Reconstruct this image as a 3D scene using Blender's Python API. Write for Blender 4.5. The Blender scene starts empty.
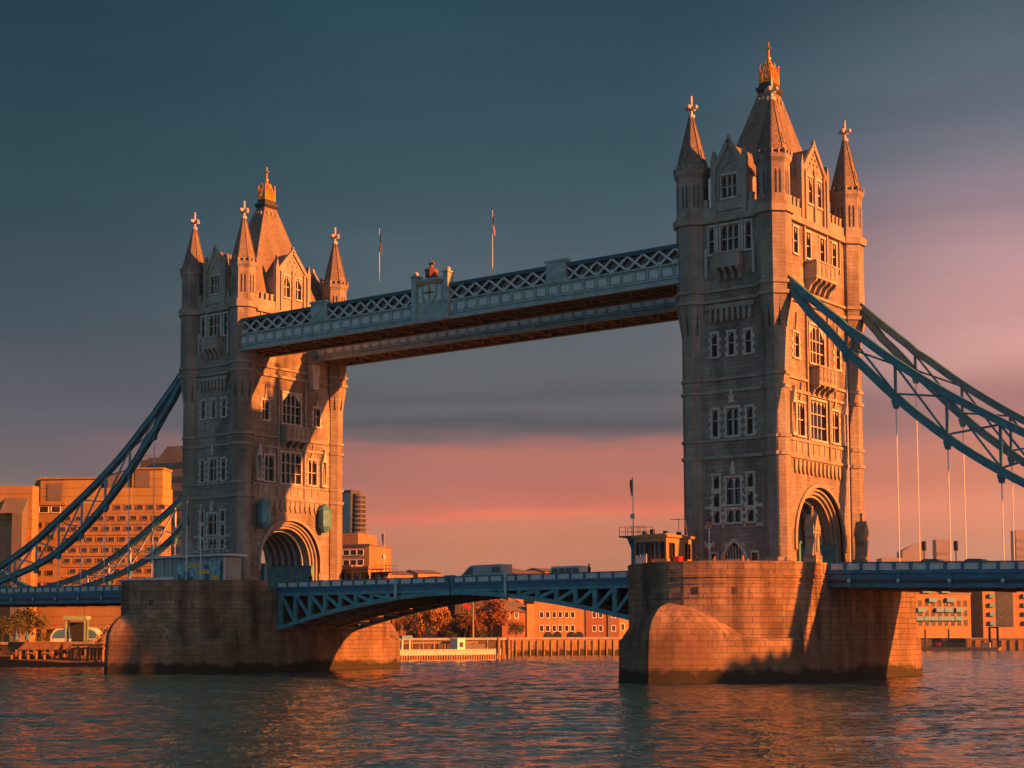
import bpy, bmesh, math, random
from mathutils import Vector, Matrix
R=math.radians; PI=math.pi
rng=random.Random(7)
sc=bpy.context.scene; COL=sc.collection

# ---------------------------------------------------------------- camera
CX,CY,CZ,YAW,FPX,VC,PIT,ROL=84.4119,-163.5438,4.9,0.64065,1600.14,506.410,0.07990,-0.00359
def _basis():
    s,c=math.sin(YAW),math.cos(YAW); sp,cp=math.sin(PIT),math.cos(PIT)
    r=Vector((c,s,0)); fh=Vector((-s,c,0)); up=Vector((0,0,1))
    fw=fh*cp+up*sp; u2=-fh*sp+up*cp; cr,sr=math.cos(ROL),math.sin(ROL)
    return r*cr+u2*sr, -r*sr+u2*cr, fw, fh
CR,CU,CW,CFH=_basis()
cam=bpy.data.cameras.new('camera'); cam.sensor_width=36; cam.lens=FPX/1024*36
cam.shift_y=(VC-384)/1024; cam.clip_start=.5; cam.clip_end=30000
camo=bpy.data.objects.new('camera',cam); COL.objects.link(camo)
camo.matrix_world=Matrix(((CR.x,CU.x,-CW.x,CX),(CR.y,CU.y,-CW.y,CY),(CR.z,CU.z,-CW.z,CZ),(0,0,0,1)))
sc.camera=camo
def P(u,v,f):
    "world point seen in column u, row v, at horizontal distance f ahead of the camera"
    d=CR*((u-512)/FPX)+CU*((VC-v)/FPX)+CW
    return Vector((CX,CY,CZ))+d*(f/d.dot(CFH))

# ---------------------------------------------------------------- light
SUN_AZ,SUN_EL=9.6,16.2          # azimuth from +X towards +Y
SKY_GAIN=.365; HAZE=.0001
sd=Vector((math.cos(R(SUN_AZ))*math.cos(R(SUN_EL)),math.sin(R(SUN_AZ))*math.cos(R(SUN_EL)),math.sin(R(SUN_EL))))
sun=bpy.data.lights.new('sun','SUN'); sun.energy=5.0; sun.angle=R(.6); sun.color=(1,.25,.04)
suno=bpy.data.objects.new('sun',sun); COL.objects.link(suno)
suno.rotation_euler=sd.to_track_quat('Z','Y').to_euler(); suno.location=(0,0,120)
def lin(c):
    return tuple(((x/255+.055)/1.055)**2.4 if x>10.3 else x/255/12.92 for x in c)+(1,)
def build_world():
    w=bpy.data.worlds.new('World'); sc.world=w; w.use_nodes=True
    nt=w.node_tree; N=nt.nodes; Lk=nt.links.new; N.clear()
    tc=N.new('ShaderNodeTexCoord')
    sep=N.new('ShaderNodeSeparateXYZ'); Lk(tc.outputs['Generated'],sep.inputs[0])
    def mth(op,a,b=None,clamp=False):
        n=N.new('ShaderNodeMath'); n.operation=op; n.use_clamp=clamp
        for i,x in enumerate((a,b)):
            if x is None: continue
            if isinstance(x,(int,float)): n.inputs[i].default_value=x
            else: Lk(x,n.inputs[i])
        return n.outputs[0]
    # horizontal direction component across the river view (a compass direction, fixed in the world)
    dx=mth('ADD',mth('MULTIPLY',sep.outputs[0],.802),mth('MULTIPLY',sep.outputs[1],.598))
    z=sep.outputs[2]
    comb=N.new('ShaderNodeCombineXYZ'); Lk(mth('MULTIPLY',sep.outputs[0],3.2),comb.inputs[0]); Lk(mth('MULTIPLY',sep.outputs[1],3.2),comb.inputs[1]); Lk(mth('MULTIPLY',z,26),comb.inputs[2])
    nz=N.new('ShaderNodeTexNoise'); nz.inputs['Scale'].default_value=1.5; nz.inputs['Detail'].default_value=6; nz.inputs['Roughness'].default_value=.55
    Lk(comb.outputs[0],nz.inputs['Vector'])
    zz=mth('ADD',z,mth('MULTIPLY',mth('SUBTRACT',nz.outputs['Fac'],.5),.036))
    zn=mth('DIVIDE',zz,.5,True)
    def ramp(stops):
        r=N.new('ShaderNodeValToRGB'); e=r.color_ramp.elements
        while len(e)>1: e.remove(e[-1])
        for i,(p,c) in enumerate(stops):
            el=e[0] if i==0 else e.new(min(1,p/.5))
            el.position=min(1,max(0,p/.5)); el.color=lin(c)
        Lk(zn,r.inputs[0]); return r.outputs[0]
    Lr=ramp(SKY_LEFT); Cr_=ramp(SKY_MID); Rr=ramp(SKY_RIGHT)
    def mix(f,a,b,mode='MIX'):
        m=N.new('ShaderNodeMix'); m.data_type='RGBA'; m.blend_type=mode
        if isinstance(f,(int,float)): m.inputs[0].default_value=f
        else: Lk(f,m.inputs[0])
        for i,x in ((6,a),(7,b)):
            if isinstance(x,tuple): m.inputs[i].default_value=x
            else: Lk(x,m.inputs[i])
        return m.outputs[2]
    mr=N.new('ShaderNodeMapRange'); mr.interpolation_type='SMOOTHSTEP'; mr.inputs[1].default_value=-.3; mr.inputs[2].default_value=-.02; Lk(dx,mr.inputs[0])
    mr2=N.new('ShaderNodeMapRange'); mr2.interpolation_type='SMOOTHSTEP'; mr2.inputs[1].default_value=.08; mr2.inputs[2].default_value=.31; Lk(dx,mr2.inputs[0])
    front=mix(mr2.outputs[0],mix(mr.outputs[0],Lr,Cr_),Rr)
    fb=N.new('ShaderNodeMapRange'); fb.interpolation_type='SMOOTHSTEP'; fb.inputs[1].default_value=-.35; fb.inputs[2].default_value=.45
    Lk(mth('ADD',mth('MULTIPLY',sep.outputs[0],-.598),mth('MULTIPLY',sep.outputs[1],.802)),fb.inputs[0])
    colr=mix(fb.outputs[0],ramp(SKY_BACK),front)
    # darker streaks of cloud
    nz2=N.new('ShaderNodeTexNoise'); nz2.inputs['Scale'].default_value=1.15; nz2.inputs['Detail'].default_value=5; Lk(comb.outputs[0],nz2.inputs['Vector'])
    mr3=N.new('ShaderNodeMapRange'); mr3.inputs[1].default_value=.35; mr3.inputs[2].default_value=.7; mr3.inputs[3].default_value=.9; mr3.inputs[4].default_value=1.07; Lk(nz2.outputs['Fac'],mr3.inputs[0])
    vm=N.new('ShaderNodeVectorMath'); vm.operation='SCALE'; Lk(colr,vm.inputs[0]); Lk(mr3.outputs[0],vm.inputs['Scale'])
    sky=N.new('ShaderNodeTexSky'); sky.sky_type='NISHITA'; sky.sun_disc=False; sky.sun_elevation=R(SUN_EL); sky.sun_rotation=R(90-SUN_AZ)
    b1=N.new('ShaderNodeBackground'); b1.inputs[1].default_value=.002; Lk(sky.outputs[0],b1.inputs[0])
    b2=N.new('ShaderNodeBackground'); b2.inputs[1].default_value=SKY_GAIN; Lk(vm.outputs[0],b2.inputs[0])
    ad=N.new('ShaderNodeAddShader'); Lk(b1.outputs[0],ad.inputs[0]); Lk(b2.outputs[0],ad.inputs[1])
    o=N.new('ShaderNodeOutputWorld'); Lk(ad.outputs[0],o.inputs[0])
# sin(elevation) -> colour of the dusk sky, for three compass directions
SKY_LEFT=[(0,(172,132,106)),(.06,(160,124,104)),(.088,(136,112,102)),(.10,(104,92,98)),(.14,(82,82,94)),(.18,(56,70,80)),(.25,(32,62,70)),(.38,(6,50,62)),(.5,(8,44,55))]
SKY_MID=[(0,(216,144,114)),(.03,(218,140,104)),(.055,(216,134,102)),(.068,(216,128,98)),(.074,(240,120,86)),(.082,(208,112,90)),(.10,(184,110,95)),(.117,(178,106,93)),(.124,(112,92,94)),(.131,(74,78,84)),(.139,(92,93,98)),(.146,(78,84,90)),(.16,(88,94,98)),(.21,(74,90,98)),(.27,(48,78,88)),(.38,(22,60,72)),(.5,(16,50,62))]
SKY_RIGHT=[(0,(222,166,130)),(.03,(226,158,126)),(.07,(232,140,106)),(.10,(218,130,102)),(.14,(172,118,112)),(.17,(206,150,142)),(.215,(196,148,148)),(.26,(142,122,132)),(.30,(94,104,116)),(.38,(54,82,94)),(.5,(34,64,76))]
SKY_BACK=[(0,(142,176,196)),(.1,(136,172,194)),(.25,(112,152,170)),(.5,(66,102,118))]
build_world()
sc.view_settings.view_transform='Standard'; sc.view_settings.look='None'; sc.view_settings.gamma=1; sc.view_settings.use_curve_mapping=False
sc.view_settings.exposure=1.6

# ---------------------------------------------------------------- materials
def new_mat(name):
    m=bpy.data.materials.new(name); m.use_nodes=True; nt=m.node_tree
    return m,nt,nt.nodes,nt.links.new,nt.nodes['Principled BSDF']
def c4(c): return (c[0],c[1],c[2],1)
def mk(name,col,rough=.6,var=.15,scale=.6,metal=0,bump=0,bscale=6,col2=None):
    m,nt,N,Lk,b=new_mat(name)
    b.inputs['Roughness'].default_value=rough; b.inputs['Metallic'].default_value=metal
    tc=N.new('ShaderNodeTexCoord'); nz=N.new('ShaderNodeTexNoise'); nz.inputs['Scale'].default_value=scale; nz.inputs['Detail'].default_value=5
    Lk(tc.outputs['Object'],nz.inputs['Vector'])
    mx=N.new('ShaderNodeMix'); mx.data_type='RGBA'
    a=[x*(1-var) for x in col]; c=[min(1,x*(1+var)) for x in (col2 or col)]
    mx.inputs[6].default_value=c4(a); mx.inputs[7].default_value=c4(c)
    mr=N.new('ShaderNodeMapRange'); mr.inputs[1].default_value=.3; mr.inputs[2].default_value=.7; Lk(nz.outputs['Fac'],mr.inputs[0]); Lk(mr.outputs[0],mx.inputs[0])
    Lk(mx.outputs[2],b.inputs['Base Color'])
    if bump:
        n2=N.new('ShaderNodeTexNoise'); n2.inputs['Scale'].default_value=bscale; n2.inputs['Detail'].default_value=4; Lk(tc.outputs['Object'],n2.inputs['Vector'])
        bp=N.new('ShaderNodeBump'); bp.inputs['Strength'].default_value=bump; bp.inputs['Distance'].default_value=.1; Lk(n2.outputs['Fac'],bp.inputs['Height']); Lk(bp.outputs[0],b.inputs['Normal'])
    return m
def stone(name,c1,c2,joint,bw,bh,tide=False,stain=.25,bump=.5,mort=.03,soot=0):
    "coursed masonry; courses follow whichever way the wall faces"
    m,nt,N,Lk,b=new_mat(name); b.inputs['Roughness'].default_value=.85
    tc=N.new('ShaderNodeTexCoord'); g=N.new('ShaderNodeNewGeometry')
    sp=N.new('ShaderNodeSeparateXYZ'); Lk(tc.outputs['Object'],sp.inputs[0])
    sn=N.new('ShaderNodeSeparateXYZ'); Lk(tc.outputs['Normal'],sn.inputs[0])
    def mth(op,a,b_=None):
        n=N.new('ShaderNodeMath'); n.operation=op
        for i,x in enumerate((a,b_)):
            if x is None: continue
            if isinstance(x,(int,float)): n.inputs[i].default_value=x
            else: Lk(x,n.inputs[i])
        return n.outputs[0]
    ax=mth('GREATER_THAN',mth('ABSOLUTE',sn.outputs[0]),mth('MULTIPLY',mth('ABSOLUTE',sn.outputs[1]),.99))
    uu=mth('ADD',mth('MULTIPLY',sp.outputs[1],ax),mth('MULTIPLY',sp.outputs[0],mth('SUBTRACT',1,ax)))
    cb=N.new('ShaderNodeCombineXYZ'); Lk(uu,cb.inputs[0]); Lk(sp.outputs[2],cb.inputs[1])
    br=N.new('ShaderNodeTexBrick'); Lk(cb.outputs[0],br.inputs['Vector'])
    br.inputs['Scale'].default_value=1; br.inputs['Brick Width'].default_value=bw; br.inputs['Row Height'].default_value=bh
    br.inputs['Mortar Size'].default_value=mort; br.inputs['Mortar Smooth'].default_value=.3; br.inputs['Bias'].default_value=0
    br.inputs['Color1'].default_value=c4(c1); br.inputs['Color2'].default_value=c4(c2); br.inputs['Mortar'].default_value=c4(joint)
    def noise(sc_,det,vec=None):
        n=N.new('ShaderNodeTexNoise'); n.inputs['Scale'].default_value=sc_; n.inputs['Detail'].default_value=det
        Lk(vec or tc.outputs['Object'],n.inputs['Vector']); return n.outputs['Fac']
    mpv=N.new('ShaderNodeMapping'); mpv.inputs['Scale'].default_value=(1,1,.22); Lk(tc.outputs['Object'],mpv.inputs[0])
    st=noise(.45,7,mpv.outputs[0])
    mr=N.new('ShaderNodeMapRange'); mr.inputs[1].default_value=.32; mr.inputs[2].default_value=.68; mr.inputs[3].default_value=1-stain*1.6; mr.inputs[4].default_value=1+stain*.5; Lk(st,mr.inputs[0])
    sv=N.new('ShaderNodeVectorMath'); sv.operation='SCALE'; Lk(br.outputs['Color'],sv.inputs[0]); Lk(mr.outputs[0],sv.inputs['Scale'])
    outc=sv.outputs[0]
    if tide: soot=1
    if soot:
        # soot and rust: long runs down the face, and blotches
        for vec,sc_,lo,hi,amt,colr in ((mpv.outputs[0],1.3,.56,.72,.75,(.05,.037,.03)),(None,.22,.52,.7,.55,(.17,.075,.045))):
            mm=N.new('ShaderNodeMapRange'); mm.inputs[1].default_value=lo; mm.inputs[2].default_value=hi; mm.inputs[3].default_value=0; mm.inputs[4].default_value=amt*soot; Lk(noise(sc_,8,vec),mm.inputs[0])
            mx=N.new('ShaderNodeMix'); mx.data_type='RGBA'; Lk(mm.outputs[0],mx.inputs[0]); Lk(outc,mx.inputs[6]); mx.inputs[7].default_value=c4(colr); outc=mx.outputs[2]
        wz=N.new('ShaderNodeSeparateXYZ'); Lk(g.outputs['Position'],wz.inputs[0])
        lvl=mth('ADD',wz.outputs[2],mth('MULTIPLY',mth('SUBTRACT',noise(.5,8),.5),2.4))
        for (z0,z1,colr) in ((2.2,4.2,(.17,.11,.06)),(.95,1.5,(.016,.018,.010))):
            mm=N.new('ShaderNodeMapRange'); mm.inputs[1].default_value=z0; mm.inputs[2].default_value=z1; mm.inputs[3].default_value=.94 if z0<2 else .6; mm.inputs[4].default_value=0; Lk(lvl,mm.inputs[0])
            mx=N.new('ShaderNodeMix'); mx.data_type='RGBA'; Lk(mm.outputs[0],mx.inputs[0]); Lk(outc,mx.inputs[6]); mx.inputs[7].default_value=c4(colr); outc=mx.outputs[2]
    Lk(outc,b.inputs['Base Color'])
    ht=mth('ADD',mth('MULTIPLY',br.outputs['Fac'],-1),mth('MULTIPLY',noise(3.5,5),.6))
    bp=N.new('ShaderNodeBump'); bp.inputs['Strength'].default_value=bump; bp.inputs['Distance'].default_value=.06; Lk(ht,bp.inputs['Height']); Lk(bp.outputs[0],b.inputs['Normal'])
    return m
M={}
M['granite']=stone('tower_granite',(.325,.29,.25),(.225,.20,.175),(.15,.13,.115),1.1,.42,stain=.34,mort=.022,soot=.5)
M['turret']=stone('turret_stone',(.33,.30,.26),(.25,.23,.20),(.19,.17,.15),.9,.42,stain=.3,mort=.02,soot=.4)
M['portland']=mk('portland_stone',(.46,.435,.40),.8,.2,1.3,bump=.3)
M['string']=mk('string_stone',(.29,.26,.225),.85,.25,.6,bump=.2)
M['pierstone']=stone('pier_granite',(.34,.23,.15),(.23,.16,.11),(.13,.10,.075),1.35,.6,tide=True,stain=.42,bump=1.0,mort=.03)
M['quaybrick']=stone('quay_brick',(.46,.30,.12),(.38,.25,.10),(.3,.2,.1),.9,.35,tide=True,stain=.25,bump=.4)
M['shadewall']=mk('shade_dark_wall',(.055,.045,.04),.9,.4,.5,bump=.3)  # near-black base colour stands in for shade on these walls
M['slate']=stone('roof_slate',(.245,.205,.17),(.18,.155,.13),(.12,.10,.09),.45,.3,stain=.2,bump=.5,mort=.03)
M['glass']=mk('window_glass',(.035,.036,.036),.2,.5,.8)
M['gold']=mk('gilded_metal',(.68,.29,.03),.42,.25,2,metal=.5)
M['gablestone']=stone('gable_stone',(.385,.35,.31),(.34,.31,.275),(.26,.235,.21),.8,.42,stain=.25,mort=.015)
M['blue']=mk('blue_paint',(.022,.14,.235),.45,.32,1.1)
M['bluedk']=mk('dark_blue_paint',(.02,.09,.13),.5,.18,.8)
M['teal']=mk('turquoise_paint',(.075,.27,.32),.5,.3,1.1)
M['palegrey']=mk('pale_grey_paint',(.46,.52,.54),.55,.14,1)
M['walkgrey']=mk('walkway_blue_grey_paint',(.27,.37,.39),.55,.28,1.2)
M['white']=mk('white_paint',(.72,.71,.68),.5,.06,1)
M['chain']=mk('chain_paint',(.045,.185,.235),.45,.32,1.3)
M['rust']=mk('underside_steel',(.24,.15,.10),.7,.35,.8)
M['dark']=mk('dark_metal',(.03,.032,.035),.5,.2,1)
M['asphalt']=mk('asphalt',(.05,.05,.05),.9,.2,1.5)
M['red']=mk('red_paint',(.6,.03,.025),.45,.1,1)
M['redstone']=mk('painted_crown',(.20,.07,.045),.5,.25,2)
M['timber']=mk('dock_timber',(.26,.16,.09),.8,.3,.8,bump=.3)
M['mud']=mk('river_mud',(.15,.11,.085),.75,.3,.35,bump=.6,bscale=1.2)
M['tan']=mk('cabin_render',(.29,.20,.105),.8,.12,1)
M['glassteal']=mk('pale_teal_glass',(.12,.22,.24),.15,.25,.5)

# ---------------------------------------------------------------- mesh helpers
class Fr:
    "a facade's own frame: u along it, d outwards, z up"
    def __init__(s,O,U,N): s.O=Vector(O); s.U=Vector(U).normalized(); s.N=Vector(N).normalized()
    def pt(s,u,d,z): return s.O+s.U*u+s.N*d+Vector((0,0,z))
class MB:
    def __init__(s): s.v=[]; s.f=[]
    def add(s,vs,fs):
        n=len(s.v); s.v+= [Vector(x) for x in vs]; s.f+=[tuple(i+n for i in f) for f in fs]; return s
    def hexa(s,p): return s.add(p,[(0,1,2,3),(7,6,5,4),(0,4,5,1),(1,5,6,2),(2,6,7,3),(3,7,4,0)])
    def box(s,x0,y0,z0,x1,y1,z1):
        return s.hexa([(x0,y0,z0),(x1,y0,z0),(x1,y1,z0),(x0,y1,z0),(x0,y0,z1),(x1,y0,z1),(x1,y1,z1),(x0,y1,z1)])
    def fbox(s,F,u0,u1,d0,d1,z0,z1):
        return s.hexa([F.pt(u,d,z) for z in (z0,z1) for u,d in ((u0,d0),(u1,d0),(u1,d1),(u0,d1))])
    def fprism(s,F,poly,d0,d1):
        "poly of (u,z), extruded from d0 to d1"
        n=len(poly)
        return s.add([F.pt(u,d0,z) for u,z in poly]+[F.pt(u,d1,z) for u,z in poly],
            [tuple(range(n)),tuple(range(2*n-1,n-1,-1))]+[(i,(i+1)%n,n+(i+1)%n,n+i) for i in range(n)])
    def vprism(s,poly,z0,z1,poly2=None):
        n=len(poly); q=poly2 or poly
        return s.add([(x,y,z0) for x,y in poly]+[(x,y,z1) for x,y in q],
            [tuple(range(n-1,-1,-1)),tuple(range(n,2*n))]+[(i,(i+1)%n,n+(i+1)%n,n+i) for i in range(n)])
    def frus(s,cx,cy,z0,z1,r0,r1,n=8,ph=None):
        ph=PI/n if ph is None else ph
        c=[(math.cos(ph+2*PI*i/n),math.sin(ph+2*PI*i/n)) for i in range(n)]
        return s.vprism([(cx+r0*a,cy+r0*b) for a,b in c],z0,z1,[(cx+r1*a,cy+r1*b) for a,b in c])
    def beam(s,p,q,w,h,up=(0,0,1)):
        p=Vector(p); q=Vector(q); d=(q-p).normalized(); u=Vector(up)
        if abs(d.dot(u))>.98: u=Vector((1,0,0))
        a=d.cross(u).normalized(); b=a.cross(d).normalized()
        return s.hexa([c+a*x*w/2+b*y*h/2 for c in (p,q) for x,y in ((-1,-1),(1,-1),(1,1),(-1,1))])
    def tube(s,p,q,r0,r1=None,n=8):
        r1=r0 if r1 is None else r1; p=Vector(p); q=Vector(q); d=(q-p).normalized()
        u=Vector((0,0,1)) if abs(d.z)<.9 else Vector((1,0,0)); a=d.cross(u).normalized(); b=a.cross(d)
        cs=[(math.cos(2*PI*i/n),math.sin(2*PI*i/n)) for i in range(n)]
        return s.add([p+(a*x+b*y)*r0 for x,y in cs]+[q+(a*x+b*y)*r1 for x,y in cs],
            [tuple(range(n-1,-1,-1)),tuple(range(n,2*n))]+[(i,(i+1)%n,n+(i+1)%n,n+i) for i in range(n)])
    def ball(s,c,r,n=8,m=5,sz=1):
        vs=[];fs=[]; c=Vector(c)
        for j in range(m+1):
            t=PI*j/m
            for i in range(n): vs.append(c+Vector((r*math.sin(t)*math.cos(2*PI*i/n),r*math.sin(t)*math.sin(2*PI*i/n),r*sz*math.cos(t))))
        for j in range(m):
            for i in range(n): fs.append((j*n+i,(j+1)*n+i,(j+1)*n+(i+1)%n,j*n+(i+1)%n))
        return s.add(vs,fs)
    def poly(s,pts): return s.add(pts,[tuple(range(len(pts)))])
    def build(s,name,mat,parent=None,off=None,smooth=False,mats=None):
        me=bpy.data.meshes.new(name); o_=Vector(off) if off is not None else Vector((0,0,0))
        me.from_pydata([tuple(v-o_) for v in s.v],[],s.f)
        bm=bmesh.new(); bm.from_mesh(me); bmesh.ops.remove_doubles(bm,verts=bm.verts,dist=1e-5); bmesh.ops.recalc_face_normals(bm,faces=bm.faces); bm.to_mesh(me); bm.free()
        me.materials.append(M[mat] if isinstance(mat,str) else mat)
        if smooth:
            for p in me.polygons: p.use_smooth=True
        o=bpy.data.objects.new(name,me); COL.objects.link(o)
        if parent is not None: o.parent=parent
        return o
def tag(o,label=None,cat=None,group=None,kind=None):
    for k,v in (('label',label),('category',cat),('group',group),('kind',kind)):
        if v: o[k]=v
    return o
def thing(name,loc,label,cat,group=None,rz=0):
    o=bpy.data.objects.new(name,None); COL.objects.link(o); o.location=loc; o.rotation_euler=(0,0,rz); o.empty_display_size=1
    return tag(o,label,cat,group)
def dup(o,parent=None):
    c=o.copy(); COL.objects.link(c); c.parent=parent
    for ch in list(o.children): dup(ch,c)
    return c
def solo(mb,name,mat,base,label,cat,group=None,smooth=False):
    "a thing that is one mesh, origin at its base"
    o=mb.build(name,mat,None,base,smooth); o.location=base
    return tag(o,label,cat,group)
# ================================================================ setting
def build_water():
    m,nt,N,Lk,b=new_mat('river_water')
    b.inputs['Base Color'].default_value=(.012,.060,.092,1); b.inputs['Roughness'].default_value=.05; b.inputs['IOR'].default_value=1.45
    tc=N.new('ShaderNodeTexCoord')
    h=None
    for sc_,amp,asp in ((.33,.30,1.5),(1.1,.24,1.3),(2.6,.12,1.2)):
        mp=N.new('ShaderNodeMapping'); mp.inputs['Rotation'].default_value=(0,0,YAW+.25); mp.inputs['Scale'].default_value=(sc_,sc_*asp,sc_); Lk(tc.outputs['Object'],mp.inputs[0])
        n=N.new('ShaderNodeTexNoise'); n.inputs['Scale'].default_value=1; n.inputs['Detail'].default_value=2; n.inputs['Distortion'].default_value=.4; Lk(mp.outputs[0],n.inputs['Vector'])
        mu=N.new('ShaderNodeMath'); mu.operation='MULTIPLY'; Lk(n.outputs['Fac'],mu.inputs[0]); mu.inputs[1].default_value=amp
        if h is None: h=mu.outputs[0]
        else:
            a=N.new('ShaderNodeMath'); Lk(h,a.inputs[0]); Lk(mu.outputs[0],a.inputs[1]); h=a.outputs[0]
    bp=N.new('ShaderNodeBump'); bp.inputs['Strength'].default_value=1; bp.inputs['Distance'].default_value=WAVE; Lk(h,bp.inputs['Height']); Lk(bp.outputs[0],b.inputs['Normal'])
    mb=MB(); n=64; mb.add([(9000*math.cos(2*PI*i/n),9000*math.sin(2*PI*i/n),-.32) for i in range(n)],[tuple(range(n))])
    tag(mb.build('water',m),kind='structure')
    # the near reach of the river has real chop: a sum of short wind waves
    import numpy as np
    f=Vector((CFH.x,CFH.y)); r=Vector((CFH.y,-CFH.x))
    for st,f0,f1,l0,l1 in ((.5,50,300,-120,115),(1.0,300,620,-200,260)):
        r0=np.random.RandomState(4)
        fa=np.arange(f0,f1+st*.5,st); la=np.arange(l0,l1,st); A,B=np.meshgrid(fa,la,indexing='ij')
        X=CX+A*f.x+B*r.x; Y=CY+A*f.y+B*r.y; Z=np.zeros_like(X); NW=70
        for i in range(NW):
            lam=1.25*(4.0/1.25)**r0.rand()**1.2; th=math.atan2(f.y,f.x)+.18+r0.randn()*.38; k=2*PI/lam
            amp=WSLOPE*math.sqrt(2/NW)*lam/(2*PI); ph=r0.rand()*2*PI
            if lam<2.2*st: continue
            # gusts: patches of rougher and calmer water
            g=.75+.45*np.sin(X*.021+ph)*np.sin(Y*.034+ph*1.7)
            w=np.sin((X*math.cos(th)+Y*math.sin(th))*k+ph); Z+=amp*g*(w+.25*np.cos(2*((X*math.cos(th)+Y*math.sin(th))*k+ph)))
        ni,nj=X.shape; co=np.stack([X,Y,Z],-1).reshape(-1,3); idx=np.arange(ni*nj).reshape(ni,nj)
        fc=np.stack([idx[:-1,:-1],idx[:-1,1:],idx[1:,1:],idx[1:,:-1]],-1).reshape(-1,4)
        me=bpy.data.meshes.new('choppy_water'); me.vertices.add(len(co)); me.vertices.foreach_set('co',co.ravel()); me.loops.add(fc.size); me.loops.foreach_set('vertex_index',fc.ravel())
        me.polygons.add(len(fc)); me.polygons.foreach_set('loop_start',np.arange(0,fc.size,4)); me.polygons.foreach_set('loop_total',np.full(len(fc),4)); me.polygons.foreach_set('use_smooth',np.ones(len(fc),bool)); me.update(); me.validate()
        me.materials.append(m); o=bpy.data.objects.new('choppy_water',me); COL.objects.link(o); tag(o,kind='structure')
WSLOPE=.11
WAVE=.55
build_water()
def ground(pts,z,name,mat,depth=6):
    poly=[(p.x,p.y) for p in pts]
    tag(MB().vprism(poly,z-depth,z).build(name,mat),kind='structure')
M['land']=mk('bank_paving',(.16,.13,.11),.9,.25,.2)
# north bank terrace, and the bank further down the river
ground([P(-420,640,300),P(108,640,292),P(300,640,340),P(515,640,380),P(660,640,392),P(740,640,470),P(700,640,6000),P(-900,640,6000),P(-900,640,400)],3.6,'north_bank_ground','land')
ground([P(800,640,540),P(905,640,476),P(1140,640,462),P(1600,640,490),P(1500,640,6500),P(760,640,6500)],3.0,'far_bank_ground','land')
# low-tide foreshore
def foreshore():
    mb=MB(); us=[-260,-150,-60,0,50,105,150,210]
    top=[P(u,640,291) for u in us]; bot=[P(u,640,f) for u,f in zip(us,(244,246,246,247,246,250,262,284))]
    mid=[(a+b)/2 for a,b in zip(top,bot)]; n=len(us)
    vs=[(p.x,p.y,1.7) for p in top]+[(p.x,p.y,.75+.15*math.sin(i*2.3)) for i,p in enumerate(mid)]+[(p.x,p.y,-.25) for p in bot]
    mb.add(vs,[(r*n+i,r*n+i+1,(r+1)*n+i+1,(r+1)*n+i) for r in range(2) for i in range(n-1)])
    tag(mb.build('foreshore','mud'),kind='structure')
foreshore()

# ================================================================ bridge piers
TX=(0.0,-82.3); BASE=11.2
PW,PY0,PD,PE=10.75,-12.6,11.2,1.6
def pier_outline(kind,n=22):
    "half outline from (+W,y0) round to (-W,y0) at the upstream end, by angle about (0,y0)"
    pts=[]; bz=[]
    for k in range(41):
        t=k/40; bz.append((PW*(1-t)**2+2*t*(1-t)*10.05,-(2*t*(1-t)*9.3+t*t*15.1)))
    for i in range(n+1):
        th=PI*i/n; c,s_=math.cos(th),math.sin(th)
        rb=(abs(c/PW)**PE+abs(s_/PD)**PE)**(-1/PE); r=rb
        if kind=='cut':
            ta=math.atan2(s_,abs(c))
            for (x0,y0),(x1,y1) in zip(bz[:-1],bz[1:]):
                a0,a1=math.atan2(-y0,x0),math.atan2(-y1,x1)
                if a0-1e-9<=ta<=a1+1e-9:
                    q=(ta-a0)/max(1e-9,a1-a0); r=math.hypot(x0+(x1-x0)*q,y0+(y1-y0)*q); break
            r=max(r,rb*(1.001+.011*s_))
        pts.append((r*c,PY0-r*s_))
    return pts
def pier_pt(a,k=1.0):
    c,s_=math.cos(a),math.sin(a); r=k*(abs(c/PW)**PE+abs(s_/PD)**PE)**(-1/PE); return r*c,PY0-r*s_
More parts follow.
